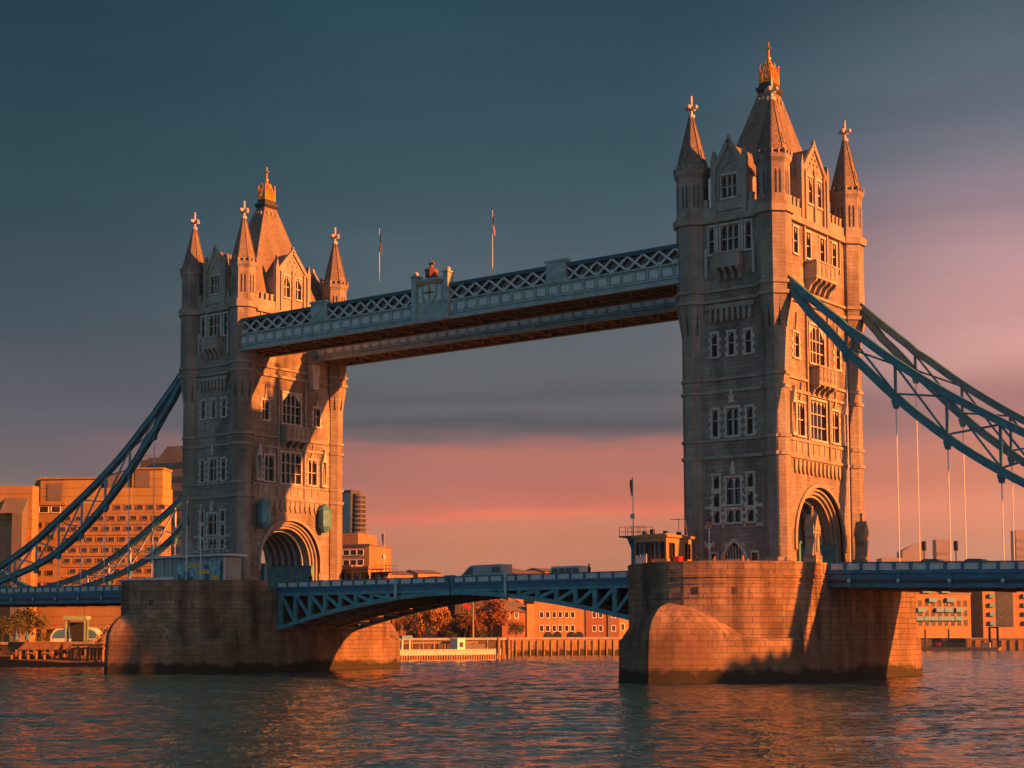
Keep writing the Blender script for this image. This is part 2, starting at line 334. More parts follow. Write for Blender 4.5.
def make_pier():
    root=thing('stone_pier',(0,0,0),'x','bridge pier','stone bridge piers')
    e=pier_outline('body'); full=e+[(-x,-y) for x,y in e]
    mb=MB()
    def inset(k): return [(x*k[0],y*k[1]) for x,y in full]
    mb.vprism(inset((1.02,1.01)),-3,5.0,full)
    mb.vprism(full,5.0,10.6); mb.vprism(inset((1.012,1.006)),10.6,10.95); mb.vprism(full,10.95,11.2)
    mb.vprism(inset((1.008,1.004)),9.95,10.15); mb.vprism(inset((1.006,1.003)),8.55,8.7)
    mb.build('pier_body','pierstone',root)
    # parapet ring round the terrace
    o1=inset((1.004,1.002)); i1=inset((.955,.98)); n=len(full); mb=MB()
    for i in range(n):
        j=(i+1)%n
        if abs(full[i][1]+full[j][1])<1: # open where the road crosses: keep only the shoulders
            xs=math.copysign(1,full[i][0])
            for sy in (-1,1):
                a,b=sorted((12.62*sy,9.6*sy)); MB().box(min(xs*10.27,xs*10.79),a,11.2,max(xs*10.27,xs*10.79),b,12.25).build('parapet','pierstone',root)
            mb.build('parapet','pierstone',root); mb=MB()
            continue
        mb.hexa([(*o1[i],11.2),(*o1[j],11.2),(*i1[j],11.2),(*i1[i],11.2),(*o1[i],12.25),(*o1[j],12.25),(*i1[j],12.25),(*i1[i],12.25)])
    if mb.v: mb.build('parapet','pierstone',root)
    # cutwaters with domed tops
    b=pier_outline('cut'); b=[(b[0][0]-.7,b[0][1]+.01)]+b+[(b[-1][0]+.7,b[-1][1]+.01)]; e=[(e[0][0]-.7,e[0][1]+.01)]+e+[(e[-1][0]+.7,e[-1][1]+.01)]; m=len(b)
    for s in (1,-1):
        mb=MB(); rings=[[(x*1.02,y*1.008,-3) for x,y in b],[(x*1.01,y*1.004,2.0) for x,y in b],[(x,y,4.2) for x,y in b]]
        K=7
        for k in range(1,K+1):
            t=k/K*PI/2; rg=[]
            for (bx,by),(ex,ey) in zip(b,e):
                cs=abs(bx)/max(.01,math.hypot(bx,by-PY0)); hh=.35+3.5*max(0,1-(cs/.66)**1.7)
                w=1-math.cos(t); rg.append((bx+(ex*.985-bx)*w,by+(ey*.985-by)*w,4.2+hh*math.sin(t)))
            rings.append(rg)
        vs=[(x*s,y*s,z) for r in rings for x,y,z in r]
        mb.add(vs,[(r*m+i,r*m+i+1,(r+1)*m+i+1,(r+1)*m+i) for r in range(len(rings)-1) for i in range(m-1)])
        o=mb.build('cutwater','pierstone',root)
    # dark blocks paint the shade inside small square drain openings below the moulding
    for s in (1,-1):
        for t in (.30,.42,.62,.78):
            a=PI*t; x,y=pier_pt(a); xb,yb=pier_pt(a+.02); nx,ny=(y-yb),-(x-xb); nx,ny=(-nx,-ny) if ny*math.sin(a)>0 and ny>0 else (nx,ny); l=math.hypot(nx,ny); nx/=l; ny/=l
            F=Fr((x*s,y*s,0),(-ny*s,nx*s,0),(nx*s,ny*s,0))
            MB().fbox(F,-.28,.28,-.3,.03,8.9,9.6).build('drain_hole_shade','dark',root)
    # the recess behind the bascule / side span
    for s in (1,-1): MB().box(s*10.78-.02,-9.2,2.2,s*10.78+.06,9.2,9.4).build('recess_panel','pierstone',root)
    return root
pier=make_pier()
pier['label']='near stone bridge pier carrying the signal cabin, sunlit domed cutwater at its foot'
p2=dup(pier); p2.location=(TX[1],0,0); p2['label']='far stone bridge pier under the glass kiosk, mostly in shade'

# ================================================================ towers
LONG_U=8.2; XW=5.4; YW=9.9; TAX,TAY=5.06,9.28
def panel(mb,F,u0,u1,z0,z1,holes,dep=.45):
    us=sorted({u0,u1,*[a for h in holes for a in h[:2]]}); zs=sorted({z0,z1,*[a for h in holes for a in h[2:]]})
    for i in range(len(us)-1):
        for j in range(len(zs)-1):
            cu,cz=(us[i]+us[i+1])/2,(zs[j]+zs[j+1])/2
            if any(h[0]<cu<h[1] and h[2]<cz<h[3] for h in holes): continue
            mb.poly([F.pt(us[i],0,zs[j]),F.pt(us[i+1],0,zs[j]),F.pt(us[i+1],0,zs[j+1]),F.pt(us[i],0,zs[j+1])])
    for a,b,c,d in holes:
        for (p,q) in (((a,c),(b,c)),((b,c),(b,d)),((b,d),(a,d)),((a,d),(a,c))):
            mb.poly([F.pt(p[0],0,p[1]),F.pt(q[0],0,q[1]),F.pt(q[0],-dep,q[1]),F.pt(p[0],-dep,p[1])])
def arch_pts(w,z0,zs,rise,n=10,pointed=False):
    "profile points from left foot over the top to right foot; half width w"
    pts=[(-w,z0)]
    for i in range(2*n+1):
        t=PI-PI*i/(2*n); 
        if pointed:
            a=abs(math.cos(t)); pts.append((math.copysign(w*a,math.cos(t)) if i!=n else 0, zs+rise*(1-a**1.6)))
        else: pts.append((w*math.cos(t),zs+rise*math.sin(t)))
    pts.append((w,z0)); return pts
def arch_band(mb,F,w0,w1,z0,zs,r0,r1,d0,d1,n=10,pointed=False):
    a=arch_pts(w0,z0,zs,r0,n,pointed); b=arch_pts(w1,z0,zs,r1,n,pointed)
    for i in range(len(a)-1):
        mb.hexa([F.pt(*x) for x in ((a[i][0],d0,a[i][1]),(a[i+1][0],d0,a[i+1][1]),(b[i+1][0],d0,b[i+1][1]),(b[i][0],d0,b[i][1]),(a[i][0],d1,a[i][1]),(a[i+1][0],d1,a[i+1][1]),(b[i+1][0],d1,b[i+1][1]),(b[i][0],d1,b[i][1]))])
def window(root,F,uc,z0,w,h,lights=1,trans=(),quoin=False,pointed=False,off=None,sur=.22,dep=.45,mat='portland'):
    "stone surround with mullions and transoms set in the wall opening; dark glazing behind"
    mb=MB(); u0,u1,z1=uc-w/2,uc+w/2,z0+h
    mb.fbox(F,u0-sur,u0,-.1,.10,z0,z1); mb.fbox(F,u1,u1+sur,-.1,.10,z0,z1)
    mb.fbox(F,u0-sur-.06,u1+sur+.06,-.1,.2,z0-.22,z0); mb.fbox(F,u0-sur-.06,u1+sur+.06,-.1,.16,z1,z1+.26)
    if quoin:
        k=0; zz=z0
        while zz<z1-.3:
            if k%2==0:
                mb.fbox(F,u0-sur-.22,u0-sur,-.05,.08,zz,zz+.38); mb.fbox(F,u1+sur,u1+sur+.22,-.05,.08,zz,zz+.38)
            zz+=.42; k+=1
    lw=w/lights
    for i in range(1,lights): mb.fbox(F,u0+lw*i-.07,u0+lw*i+.07,-.34,-.08,z0,z1)
    for t in trans: mb.fbox(F,u0,u1,-.32,-.10,z0+h*t-.06,z0+h*t+.06)
    for i in range(lights):        # arched heads of the lights
        c=u0+lw*(i+.5); q=lw/2
        for s in (-1,1): mb.fprism(F,[(c+s*q,z1),(c+s*q,z1-q*1.3),(c+s*q*.55,z1-q*.45),(c,z1)],-.33,-.09)
    if pointed:
        ww=w/2; rise=h*.32
        for s in (-1,1):
            poly=[(uc+s*ww,z1)]+[(uc+s*ww*a,z1-rise*(a**2)) for a in (1,.85,.65,.4,.15)]+[(uc,z1)]
            mb.fprism(F,poly,-.36,-.02)
    o=mb.build('window',mat,root,off)
    MB().fbox(F,u0-.03,u1+.03,-dep-.06,-dep+.04,z0-.03,z1+.03).build('pane','glass',o,off)
    return o
def balcony(root,F,w,z0,zc,z1,proj,off,n=5):
    mb=MB(); h=w/2
    mb.fbox(F,-h,h,0,proj,zc-.25,zc); 
    mb.fbox(F,-h,h,proj-.2,proj,zc,z1); mb.fbox(F,-h,-h+.2,0,proj-.2,zc,z1); mb.fbox(F,h-.2,h,0,proj-.2,zc,z1)
    mb.fbox(F,-h-.12,h+.12,proj-.28,proj+.1,z1,z1+.2); mb.fbox(F,-h-.12,-h+.28,0,proj-.28,z1,z1+.2); mb.fbox(F,h-.28,h+.12,0,proj-.28,z1,z1+.2)
    for i in range(5): # carved panels
        c=-h+w*(i+.5)/5; mb.fbox(F,c-w/10+.06,c-w/10+.16,proj,proj+.08,zc+.1,z1-.05); 
        mb.fprism(F,[(c,zc+.2),(c+.25,(zc+z1)/2),(c,z1-.15),(c-.25,(zc+z1)/2)],proj,proj+.06)
    for i in range(n):
        c=-h+.3+(w-.6)*i/(n-1)
        # scrolled brackets
        prof=[(0,z0),(proj*.3,z0+.1),(proj*.5,z0+(zc-z0)*.45),(proj*.9,zc-.5),(proj*.95,zc-.25),(0,zc-.25)]
        a=[F.pt(c-.16,d,z) for d,z in prof]; b=[F.pt(c+.16,d,z) for d,z in prof]; m=len(prof)
        mb.add(a+b,[tuple(range(m)),tuple(range(2*m-1,m-1,-1))]+[(k,(k+1)%m,m+(k+1)%m,m+k) for k in range(m)])
    return mb.build('balcony','gablestone',root,off)
def make_tower():
    off=(0,0,BASE); root=thing('bridge_tower',off,'x','bridge tower','gothic bridge towers')
    FL=[Fr((XW,0,0),(0,1,0),(1,0,0)),Fr((-XW,0,0),(0,-1,0),(-1,0,0))]
    FS=[Fr((0,-YW,0),(1,0,0),(0,-1,0)),Fr((0,YW,0),(-1,0,0),(0,1,0))]
    wins_long=[(0,26.5,3.9,4.4,4,(.33,.66),False,False),(-4.35,26.6,1.7,3.6,2,(.5,),True,False),(4.35,26.6,1.7,3.6,2,(.5,),True,False),
        (0,35.1,3.6,4.3,4,(.3,.6),False,True),(-5.2,35.2,1.3,2.7,2,(.55,),True,False),(5.2,35.2,1.3,2.7,2,(.55,),True,False),
        (-4.9,46.9,1.0,2.9,1,(.5,),False,False),(-1.75,46.9,1.1,2.9,1,(.5,),False,False),(1.75,46.9,1.1,2.9,1,(.5,),False,False),(4.9,46.9,1.0,2.9,1,(.5,),False,False)]
    wins_short=[(0,18.95,1.7,2.9,2,(.6,),True,False),(0,17.0,1.7,1.35,2,(),True,False)]
    for s in (-1,1): wins_short+=[(s*2.1,20.75,.72,1.45,1,(),False,False),(s*2.1,18.75,.72,1.5,1,(),True,False),(s*2.1,17.0,.72,1.3,1,(),True,False)]
    wins_short+=[(0,26.5,1.45,3.0,2,(.6,),True,False),(-2.15,26.5,.68,2.95,1,(.6,),True,False),(2.15,26.5,.68,2.95,1,(.6,),True,False)]
    wins_short+=[(c,35.4,.68,2.5,1,(.55,),True,False) for c in (-2.1,0,2.1)]
    wins_short+=[(0,46.9,2.2,3.0,3,(.5,),False,False),(-2.3,46.9,.62,3.0,1,(.5,),False,False),(2.3,46.9,.62,3.0,1,(.5,),False,False)]
    hole=lambda t:(t[0]-t[2]/2,t[0]+t[2]/2,t[1],t[1]+t[3])
    wall=MB(); ZS=15.2
    for F in FL:
        panel(wall,F,-LONG_U,LONG_U,22.0,51.2,[hole(t) for t in wins_long])
        # lower wall round the road arch
        A=arch_pts(5.9,BASE,ZS,5.9)
        for s in (-1,1): wall.poly([F.pt(s*LONG_U,0,BASE),F.pt(s*5.9,0,BASE),F.pt(s*5.9,0,ZS),F.pt(s*LONG_U,0,ZS)])
        wall.poly([F.pt(-LONG_U,0,ZS),F.pt(-5.9,0,ZS),F.pt(-5.9,0,22),F.pt(-LONG_U,0,22)]); wall.poly([F.pt(LONG_U,0,ZS),F.pt(5.9,0,ZS),F.pt(5.9,0,22),F.pt(LONG_U,0,22)])
        for (a,b) in zip(A[1:-2],A[2:-1]):
            wall.poly([F.pt(a[0],0,a[1]),F.pt(b[0],0,b[1]),F.pt(b[0],0,22),F.pt(a[0],0,22)])
    for F in FS: panel(wall,F,-3.95,3.95,BASE,51.2,[hole(t) for t in wins_short]+[(-1.25,1.25,BASE,14.8),(-2.85,-2.15,BASE,13.6),(2.15,2.85,BASE,13.6)])
    wall.box(-4.4,-9.2,51.0,4.4,9.2,51.3)
    # vault of the road arch
    n=12; pr=arch_pts(4.9,BASE,ZS,4.9,n)
    for (a,b) in zip(pr[:-1],pr[1:]): wall.poly([(3.6,a[0],a[1]),(3.6,b[0],b[1]),(-3.6,b[0],b[1]),(-3.6,a[0],a[1])])
    wall.build('wall','granite',root,off)
    for F in FL:
        mb=MB()
        for k,(r0,r1,d) in enumerate(((4.9,5.24,-.95),(5.24,5.58,-.62),(5.58,5.92,-.30))): arch_band(mb,F,r0,r1,BASE,ZS,r0,r1,-2.0,d)
        arch_band(mb,F,5.95,6.4,ZS-1.2,ZS,5.95,6.4,-.1,.22)
        mb.build('arch_moulding','string',root,off)
        # blind panels over the arch
        mb=MB()
        for i in range(9):
            c=-5.6+i*1.4; mb.fbox(F,c-.08,c+.08,0,.14,24.75,26.0)
        for i in range(13):
            c=-6+i*1.0; mb.fprism(F,[(c-.22,23.9),(c-.22,22.9),(c,22.3),(c+.22,22.9),(c+.22,23.9)],0,.22)
        mb.fbox(F,-6.3,6.3,0,.05,24.70,26.05); mb.fbox(F,-6.3,6.3,0,.05,23.3,24.05); mb.fbox(F,-6.3,6.3,0,.04,24.0,24.75)
        mb.build('blind_arcade','string',root,off)
        for s in (-1,1): # canopied niches with figures beside the oriel
            mb=MB(); c=s*6.55
            mb.fbox(F,c-.55,c+.55,0,.5,26.4,26.8); mb.fprism(F,[(c-.5,30.0),(c+.5,30.0),(c+.3,30.6),(c,31.9),(c-.3,30.6)],0,.55)
            mb.fbox(F,c-.5,c-.36,0,.4,26.8,30); mb.fbox(F,c+.36,c+.5,0,.4,26.8,30)
            mb.build('niche','portland',root,off)
            MB().tube(F.pt(c,.22,26.8),F.pt(c,.2,28.6),.26,.18).ball(F.pt(c,.2,28.85),.2).build('statue','string',root,off)
        # finials above side windows, slender shafts dividing the wall
        for s in (-1,1):
            c=s*4.35; MB().fprism(F,[(c-.5,30.5),(c+.5,30.5),(c+.12,31.3),(c,32.5),(c-.12,31.3)],0,.2).build('finial','string',root,off)
            MB().fbox(F,s*2.7-.14,s*2.7+.14,0,.24,24.2,41.4).build('wall_shaft','string',root,off); MB().fbox(F,s*2.85-.14,s*2.85+.14,0,.24,46.5,51).build('wall_shaft','string',root,off)
            MB().fbox(F,s*6.2-.12,s*6.2+.12,0,.2,46.5,51).build('wall_shaft','string',root,off)
            c=s*5.2; MB().fprism(F,[(c-.35,38.2),(c+.35,38.2),(c+.1,38.9),(c,40.2),(c-.1,38.9)],0,.2).build('finial','string',root,off)
        balcony(root,F,4.5,31.3,32.7,34.4,1.35,off,4)
        if F is FL[0]: balcony(root,F,5.6,42.9,44.6,46.2,1.5,off,5)
        else:
            for c in (3.9,): MB().fprism(F,[(c-.5,40.4),(c+.5,40.4),(c+.8,43.9),(c-.8,43.9)],0,1.1).build('corbel','portland',root,off)
    for F in FS:
        mb=MB()
        arch_band(mb,F,1.25,1.62,BASE,13.3,1.5,1.9,-.3,.16,6,True)
        mb.fprism(F,[(-1.25,14.8),(-1.25,13.3),(-.9,14.1),(-.45,14.65),(0,14.8)],-.4,-.05); mb.fprism(F,[(1.25,14.8),(1.25,13.3),(.9,14.1),(.45,14.65),(0,14.8)],-.4,-.05)
        for i in range(-3,4): mb.fbox(F,i*.35-.05,i*.35+.05,-.38,-.2,13.0,14.4)
        mb.fbox(F,-1.25,1.25,-.38,-.15,12.8,13.05)
        d=mb.build('doorway','portland',root,off); MB().fbox(F,-1.27,1.27,-.5,-.42,BASE,14.8).build('door','dark',d,off)
        for s in (-1,1):
            mb=MB(); mb.fbox(F,s*2.5-.52,s*2.5-.35,-.1,.1,BASE,13.6); mb.fbox(F,s*2.5+.35,s*2.5+.52,-.1,.1,BASE,13.6); mb.fbox(F,s*2.5-.55,s*2.5+.55,-.1,.14,13.6,13.85)
            d=mb.build('doorway','portland',root,off); MB().fbox(F,s*2.5-.36,s*2.5+.36,-.45,-.38,BASE,13.6).build('door','glass' if s<0 else 'timber',d,off)
        for z in (16.45,18.55): # pale bands, heraldic finials, corbel table
            for s in (-1,1): MB().fbox(F,min(s*2.75,s*3.6),max(s*2.75,s*3.6),0,.12,z,z+.32).build('stone_band','portland',root,off); MB().fbox(F,min(s*1.2,s*1.45),max(s*1.2,s*1.45),0,.12,z,z+.32).build('stone_band','portland',root,off)
        for z in (22.2,30.1): MB().fprism(F,[(-.35,z),(.35,z),(.22,z+.4),(.4,z+.75),(.12,z+.85),(.18,z+1.2),(0,z+1.55),(-.18,z+1.2),(-.12,z+.85),(-.4,z+.75),(-.22,z+.4)],0,.3).build('carved_finial','portland',root,off)
        mb=MB()
        for i in range(8):
            c=-2.45+i*.7; mb.fprism(F,[(c-.2,40.6),(c-.2,39.7),(c-.1,39.2),(c+.1,39.2),(c+.2,39.7),(c+.2,40.6)],0,.4)
        mb.fbox(F,-3.0,3.0,0,.46,40.6,41.1)
        mb.build('corbel_table','string',root,off)
        balcony(root,F,3.2,43.7,45.3,46.6,1.05,off,4)
        for s in (-1,1): MB().fbox(F,s*2.95-.14,s*2.95+.14,0,.3,44.2,47.5).build('wall_shaft','portland',root,off); MB().fbox(F,s*1.55-.11,s*1.55+.11,0,.2,46.7,50.8).build('wall_shaft','portland',root,off)
    for F in FL:
        for t in wins_long: window(root,F,t[0],t[1],t[2],t[3],t[4],t[5],t[6],t[7],off)
    for F in FS:
        for t in wins_short: window(root,F,t[0],t[1],t[2],t[3],t[4],t[5],t[6],t[7],off)
    # string courses
    for z,h,pr_ in ((12.6,.4,.25),(24.0,.38,.24),(25.9,.34,.2),(31.25,.36,.22),(32.7,.34,.2),(41.35,.4,.3),(42.55,.34,.26),(50.35,.75,.42)):
        mb=MB(); up=z>41
        rr=1.37 if z<38 else 1.89
        if z<13: rr=1.6
        for sx in (-1,1):
            for sy in (-1,1): mb.frus(sx*TAX,sy*TAY,z,z+h,rr+pr_*.75,rr+pr_)
        for F in FL:
            if z<13: 
                for s in (-1,1): mb.fbox(F,min(s*6.5,s*8.1),max(s*6.5,s*8.1),0,pr_,z,z+h-.02)
            else: mb.fbox(F,-7.6,7.6,0,pr_,z+.02,z+h-.02)
        for F in FS:
            if z<13:
                for a,b in ((-3.7,-3.1),(-1.95,-1.7),(1.7,1.95),(3.1,3.7)): mb.fbox(F,a,b,0,pr_*.6,z,z+h-.02)
            else: mb.fbox(F,-3.7,3.7,0,pr_,z+.02,z+h-.02)
        mb.build('string_course','string',root,off)
    # turrets
    for sx in (-1,1):
        for sy in (-1,1):
            x,y=sx*TAX,sy*TAY; mb=MB()
            mb.frus(x,y,BASE,12.6,1.7,1.65); mb.frus(x,y,12.6,37.9,1.37,1.37); mb.frus(x,y,37.9,41.0,1.12,1.42); mb.frus(x,y,41.0,50.4,1.89,1.89)
            mb.frus(x,y,51.1,51.5,2.2,1.95); mb.frus(x,y,51.5,55.9,1.82,1.82); mb.frus(x,y,55.9,56.3,1.85,2.08); mb.frus(x,y,56.3,56.75,2.08,2.08)
            for i in range(8):
                a=PI/8+i*PI/4; a2=i*PI/4
                mb.beam((x+1.93*math.cos(a),y+1.93*math.sin(a),56.7),(x+1.93*math.cos(a),y+1.93*math.sin(a),57.25),.32,.32)
                mb.beam((x+1.82*math.cos(a2),y+1.82*math.sin(a2),56.7),(x+1.82*math.cos(a2),y+1.82*math.sin(a2),57.15),.3,.3)
                # pointed recesses round the corbelled stage
                F=Fr((x,y,0),(-math.sin(a2),math.cos(a2),0),(math.cos(a2),math.sin(a2),0))
                for sg in (-1,1):
                    pl=[(.53,37.85),(.19,37.85),(.015,40.2),(.015,41.02),(.725,41.02)]; ds=lambda zz:1.268+.48*(zz-37.85)/3.17
                    o_=[F.pt(sg*u,ds(zz),zz) for u,zz in pl]; i_=[F.pt(sg*u*.8,ds(zz)-.35,zz) for u,zz in pl]
                    mb.add(o_+i_,[(0,1,2,3,4),(9,8,7,6,5)]+[(k,(k+1)%5,5+(k+1)%5,5+k) for k in range(5)])
            t=mb.build('turret','turret',root,off)
            mb=MB()
            for i in range(8):
                a2=i*PI/4; F=Fr((x+1.6815*math.cos(a2),y+1.6815*math.sin(a2),0),(-math.sin(a2),math.cos(a2),0),(math.cos(a2),math.sin(a2),0))
                for c in (-.24,.24): mb.fprism(F,[(c-.12,52.4),(c+.12,52.4),(c+.12,54.7),(c,55.1),(c-.12,54.7)],-.05,.012)
            mb.build('slit_windows','glass',t,off)
            mb=MB(); mb.frus(x,y,56.75,63.2,1.88,.26)
            for i in range(8):
                a=PI/8+i*PI/4; mb.beam((x+1.86*math.cos(a),y+1.86*math.sin(a),56.8),(x+.27*math.cos(a),y+.27*math.sin(a),63.1),.13,.13)
                a2=i*PI/4
                if i%2==0: mb.beam((x+1.38*math.cos(a2),y+1.38*math.sin(a2),58.0),(x+1.12*math.cos(a2),y+1.12*math.sin(a2),59.2),.5,.3)
            mb.build('spire','slate',t,off)
            mb=MB(); mb.frus(x,y,63.1,63.45,.4,.4).frus(x,y,63.45,65.65,.17,.14); mb.box(x-.62,y-.14,64.1,x+.62,y+.14,64.5).box(x-.14,y-.62,64.1,x+.14,y+.62,64.5)
            for dx,dy in ((.6,0),(-.6,0),(0,.6),(0,-.6)): mb.ball((x+dx,y+dy,64.3),.27,6,4)
            mb.build('cross','portland',t,off)
    # parapets with battlements
    for F,w,g in ((FL[0],7.4,3.4),(FL[1],7.4,3.4),(FS[0],3.4,2.3),(FS[1],3.4,2.3)):
        for s in (-1,1):
            mb=MB(); a,b=sorted((s*g,s*w)); mb.fbox(F,a,b,-.35,.12,51.1,52.2)
            u=a+.15
            while u+.5<=b+.01: mb.fbox(F,u,u+.5,-.33,.10,52.2,53.0); mb.fbox(F,u-.05,u+.55,-.38,.15,53.0,53.15); u+=.95
            mb.build('battlement','gablestone',root,off)
    # gables and their dormer roofs
    for F,hw,dpt,ns in ((FL[0],3.2,4.2,2),(FL[1],3.2,4.2,2),(FS[0],1.9,6.2,1),(FS[1],1.9,6.2,1)):
        mb=MB(); zsh=57.0 if ns==2 else 56.6; za=59.9 if ns==2 else 59.2
        holes=[(-1.75,-.55,53.3,56.3),(.55,1.75,53.3,56.3)] if ns==2 else [(-.95,.95,53.0,55.5)]
        panel(mb,F,-hw,hw,51.1,zsh,holes,.4)
        mb.poly([F.pt(-hw,0,zsh),F.pt(hw,0,zsh),F.pt(0,0,za)])
        for s in (-1,1):
            mb.poly([F.pt(s*hw,0,51.1),F.pt(s*hw,-dpt,51.1),F.pt(s*hw,-dpt,zsh-.6),F.pt(s*hw,0,zsh-.6)])
            mb.beam(F.pt(s*(hw+.1),.05,zsh-.5),F.pt(0,.05,za+.3),.5,.35,up=F.N)     # coping
            mb.fbox(F,s*hw-.3,s*hw+.3,-.35,.25,51.1,57.1); mb.fprism(F,[(s*hw-.34,57.1),(s*hw+.34,57.1),(s*hw+.05,58.5),(s*hw-.05,58.5)],-.35,.25)
            for k in (.25,.5,.75): # crockets
                mb.ball(F.pt(s*hw*(1-k),.05,zsh-.3+(za+.5-zsh)*k),.22,6,4)
        mb.fprism(F,[(-.25,za+.1),(.25,za+.1),(.1,za+.9),(-.1,za+.9)],-.2,.2)
        if ns==2: # blind tracery
            for s in (-1,1): arch=[(s*1.15-.75,56.4),(s*1.15+.75,56.4),(s*1.15+.55,57.1),(s*1.15,57.6),(s*1.15-.55,57.1)]; mb.fprism(F,arch,0,.12)
            for (a,b) in ((-.9,58.0),(0,58.0),(.9,58.0),(-.45,58.6),(.45,58.6),(0,57.4),(0,59.2)): mb.fprism(F,[(a-.18,b),(a,b-.18),(a+.18,b),(a,b+.18)],0,.14)
            mb.fbox(F,-.2,.2,0,.25,51.1,57.2); 
            for s in (-1,1): mb.fbox(F,s*2.3-.16,s*2.3+.16,0,.25,51.1,57.0)
        else:
            arch_band(mb,F,1.2,1.5,53.0,55.7,1.3,1.6,-.1,.14,6,True); mb.fbox(F,-1.6,1.6,0,.16,51.6,52.7)
            mb.fprism(F,[(0,57.4),(.3,57.8),(0,58.2),(-.3,57.8)],0,.12)
        g=mb.build('gable','gablestone',root,off)
        for h in holes: window(g,F,(h[0]+h[1])/2,h[2],h[1]-h[0],h[3]-h[2],2 if ns==2 else 3,(.5,),False,ns==2,off,sur=.12,dep=.4)
        mb=MB(); ins=-.02
        for s in (-1,1):
            mb.hexa([F.pt(s*(hw+.15),-.36,zsh-.75),F.pt(0,-.36,za),F.pt(0,-.36,za-.25),F.pt(s*(hw+.15),-.36,zsh-1.0),F.pt(s*(hw+.15),-dpt,zsh-.75),F.pt(0,-dpt,za),F.pt(0,-dpt,za-.25),F.pt(s*(hw+.15),-dpt,zsh-1.0)])
        mb.build('dormer_roof','slate',root,off)
    # steep roof, platform, gilded cresting
    mb=MB(); rect=lambda a,b:[(a,-b),(a,b),(-a,b),(-a,-b)]
    mb.vprism(rect(4.5,7.6),51.4,67.5,rect(.8,1.1))
    rf=mb.build('roof','slate',root,off)
    for sx,sy in ((1,0),(-1,0),(0,1),(0,-1)):
        for k in (-.6,0,.6):
            z=66.2; w=.8+(67.5-z)*.23; l=1.1+(67.5-z)*.404
            c=Vector((sx*w+ (k*.9 if sy else 0), sy*l+(k*1.4 if sx else 0), z)); MB().box(c.x-.14,c.y-.14,z-.15,c.x+.14,c.y+.14,z+.35).build('lucarne','string',rf,off)
    mb=MB(); mb.vprism(rect(.84,1.14),67.2,67.7,rect(1.05,1.35)); mb.box(-1.05,-1.35,67.7,1.05,1.35,68.0); mb.box(-.8,-1.05,68.0,.8,1.05,68.55)
    mb.build('platform','dark',rf,off)
    mb=MB(); zc=68.5
    for sx in (-1,1):
        for sy in (-1,1):
            x,y=sx*.72,sy*.95; mb.frus(x,y,zc,zc+2.1,.13,.07,6).ball((x,y,zc+2.2),.15,6,4)
            mb.beam((x,y,zc+1.0),(0,0,zc+2.9),.14,.14)
    for ax in (0,1):
        for sg in (-1,1):
            F=Fr((sg*.72,0,0),(0,1,0),(sg,0,0)) if ax==0 else Fr((0,sg*.95,0),(1,0,0),(0,sg,0))
            w=.92 if ax==0 else .68
            # pierced gablet rising to the middle of each side
            for i in range(5):
                c=-w+2*w*(i+.5)/5; q=w/5; top=zc+.7+1.7*(1-abs(c)/w)**.8
                mb.fprism(F,[(c-q*.9,zc),(c-q*.45,zc),(c-q*.1,zc+.5),(c+q*.45,zc),(c+q*.9,zc),(c+q*.5,zc+.8),(c+q*.2,top-.25),(c,top),(c-q*.2,top-.25),(c-q*.5,zc+.8)],-.04,.04)
            mb.fbox(F,-w,w,-.06,.06,zc,zc+.16); mb.fprism(F,[(-w,zc+.6),(0,zc+2.2),(w,zc+.6),(w,zc+.8),(0,zc+2.5),(-w,zc+.8)],-.05,.05)
    mb.frus(0,0,zc,71.4,.24,.18,8).frus(0,0,71.4,73.0,.17,.05,8).ball((0,0,71.6),.26,8,5).ball((0,0,72.5),.17,6,4).box(-.34,-.05,72.8,.34,.05,72.93).box(-.05,-.05,72.9,.05,.05,73.6)
    mb.build('gilded_crest','gold',rf,off)
    # iron ribs and painted dado inside the road arch
    Fx=Fr((0,0,0),(0,1,0),(1,0,0))
    mb=MB()
    for i in range(6): 
        x=-3.2+i*1.28; arch_band(mb,Fx,4.5,4.88,15.0,ZS,4.5,4.88,x-.16,x+.16,12)
    mb.build('iron_ribs','walkgrey',root,off)
    for s in (-1,1):
        mb=MB(); mb.box(-5.2,min(s*4.45,s*4.85),BASE,5.2,max(s*4.45,s*4.85),14.7); mb.box(-5.3,min(s*4.38,s*4.87),14.7,5.3,max(s*4.38,s*4.87),14.95)
        for i in range(8): mb.box(-4.9+i*1.35,min(s*4.40,s*4.5),BASE+.3,-4.8+i*1.35,max(s*4.40,s*4.5),14.5)
        mb.build('painted_dado','teal',root,off)
    # hexagonal copper lantern boxes hung on the river face
    for s in (-1,1):
        mb=MB(); c=FL[1].pt(s*6.1,.9,0)
        mb.frus(c.x,c.y,20.6,23.0,.95,.95,6,0).frus(c.x,c.y,23.0,24.0,1.1,.1,6,0).frus(c.x,c.y,19.7,20.6,.4,.95,6,0)
        mb.fbox(FL[1],s*6.1-.2,s*6.1+.2,-.2,.5,20.9,21.4)
        mb.build('lantern_box','teal',root,off)
    return root
tower=make_tower()
tower['label']='nearer gothic stone tower at the right, chains running from its sunlit arch side'
t2=dup(tower); t2.location=(TX[1],0,BASE); t2.rotation_euler=(0,0,PI)
t2['label']='farther gothic tower at the left, its arch side crossed by slanting shadows'
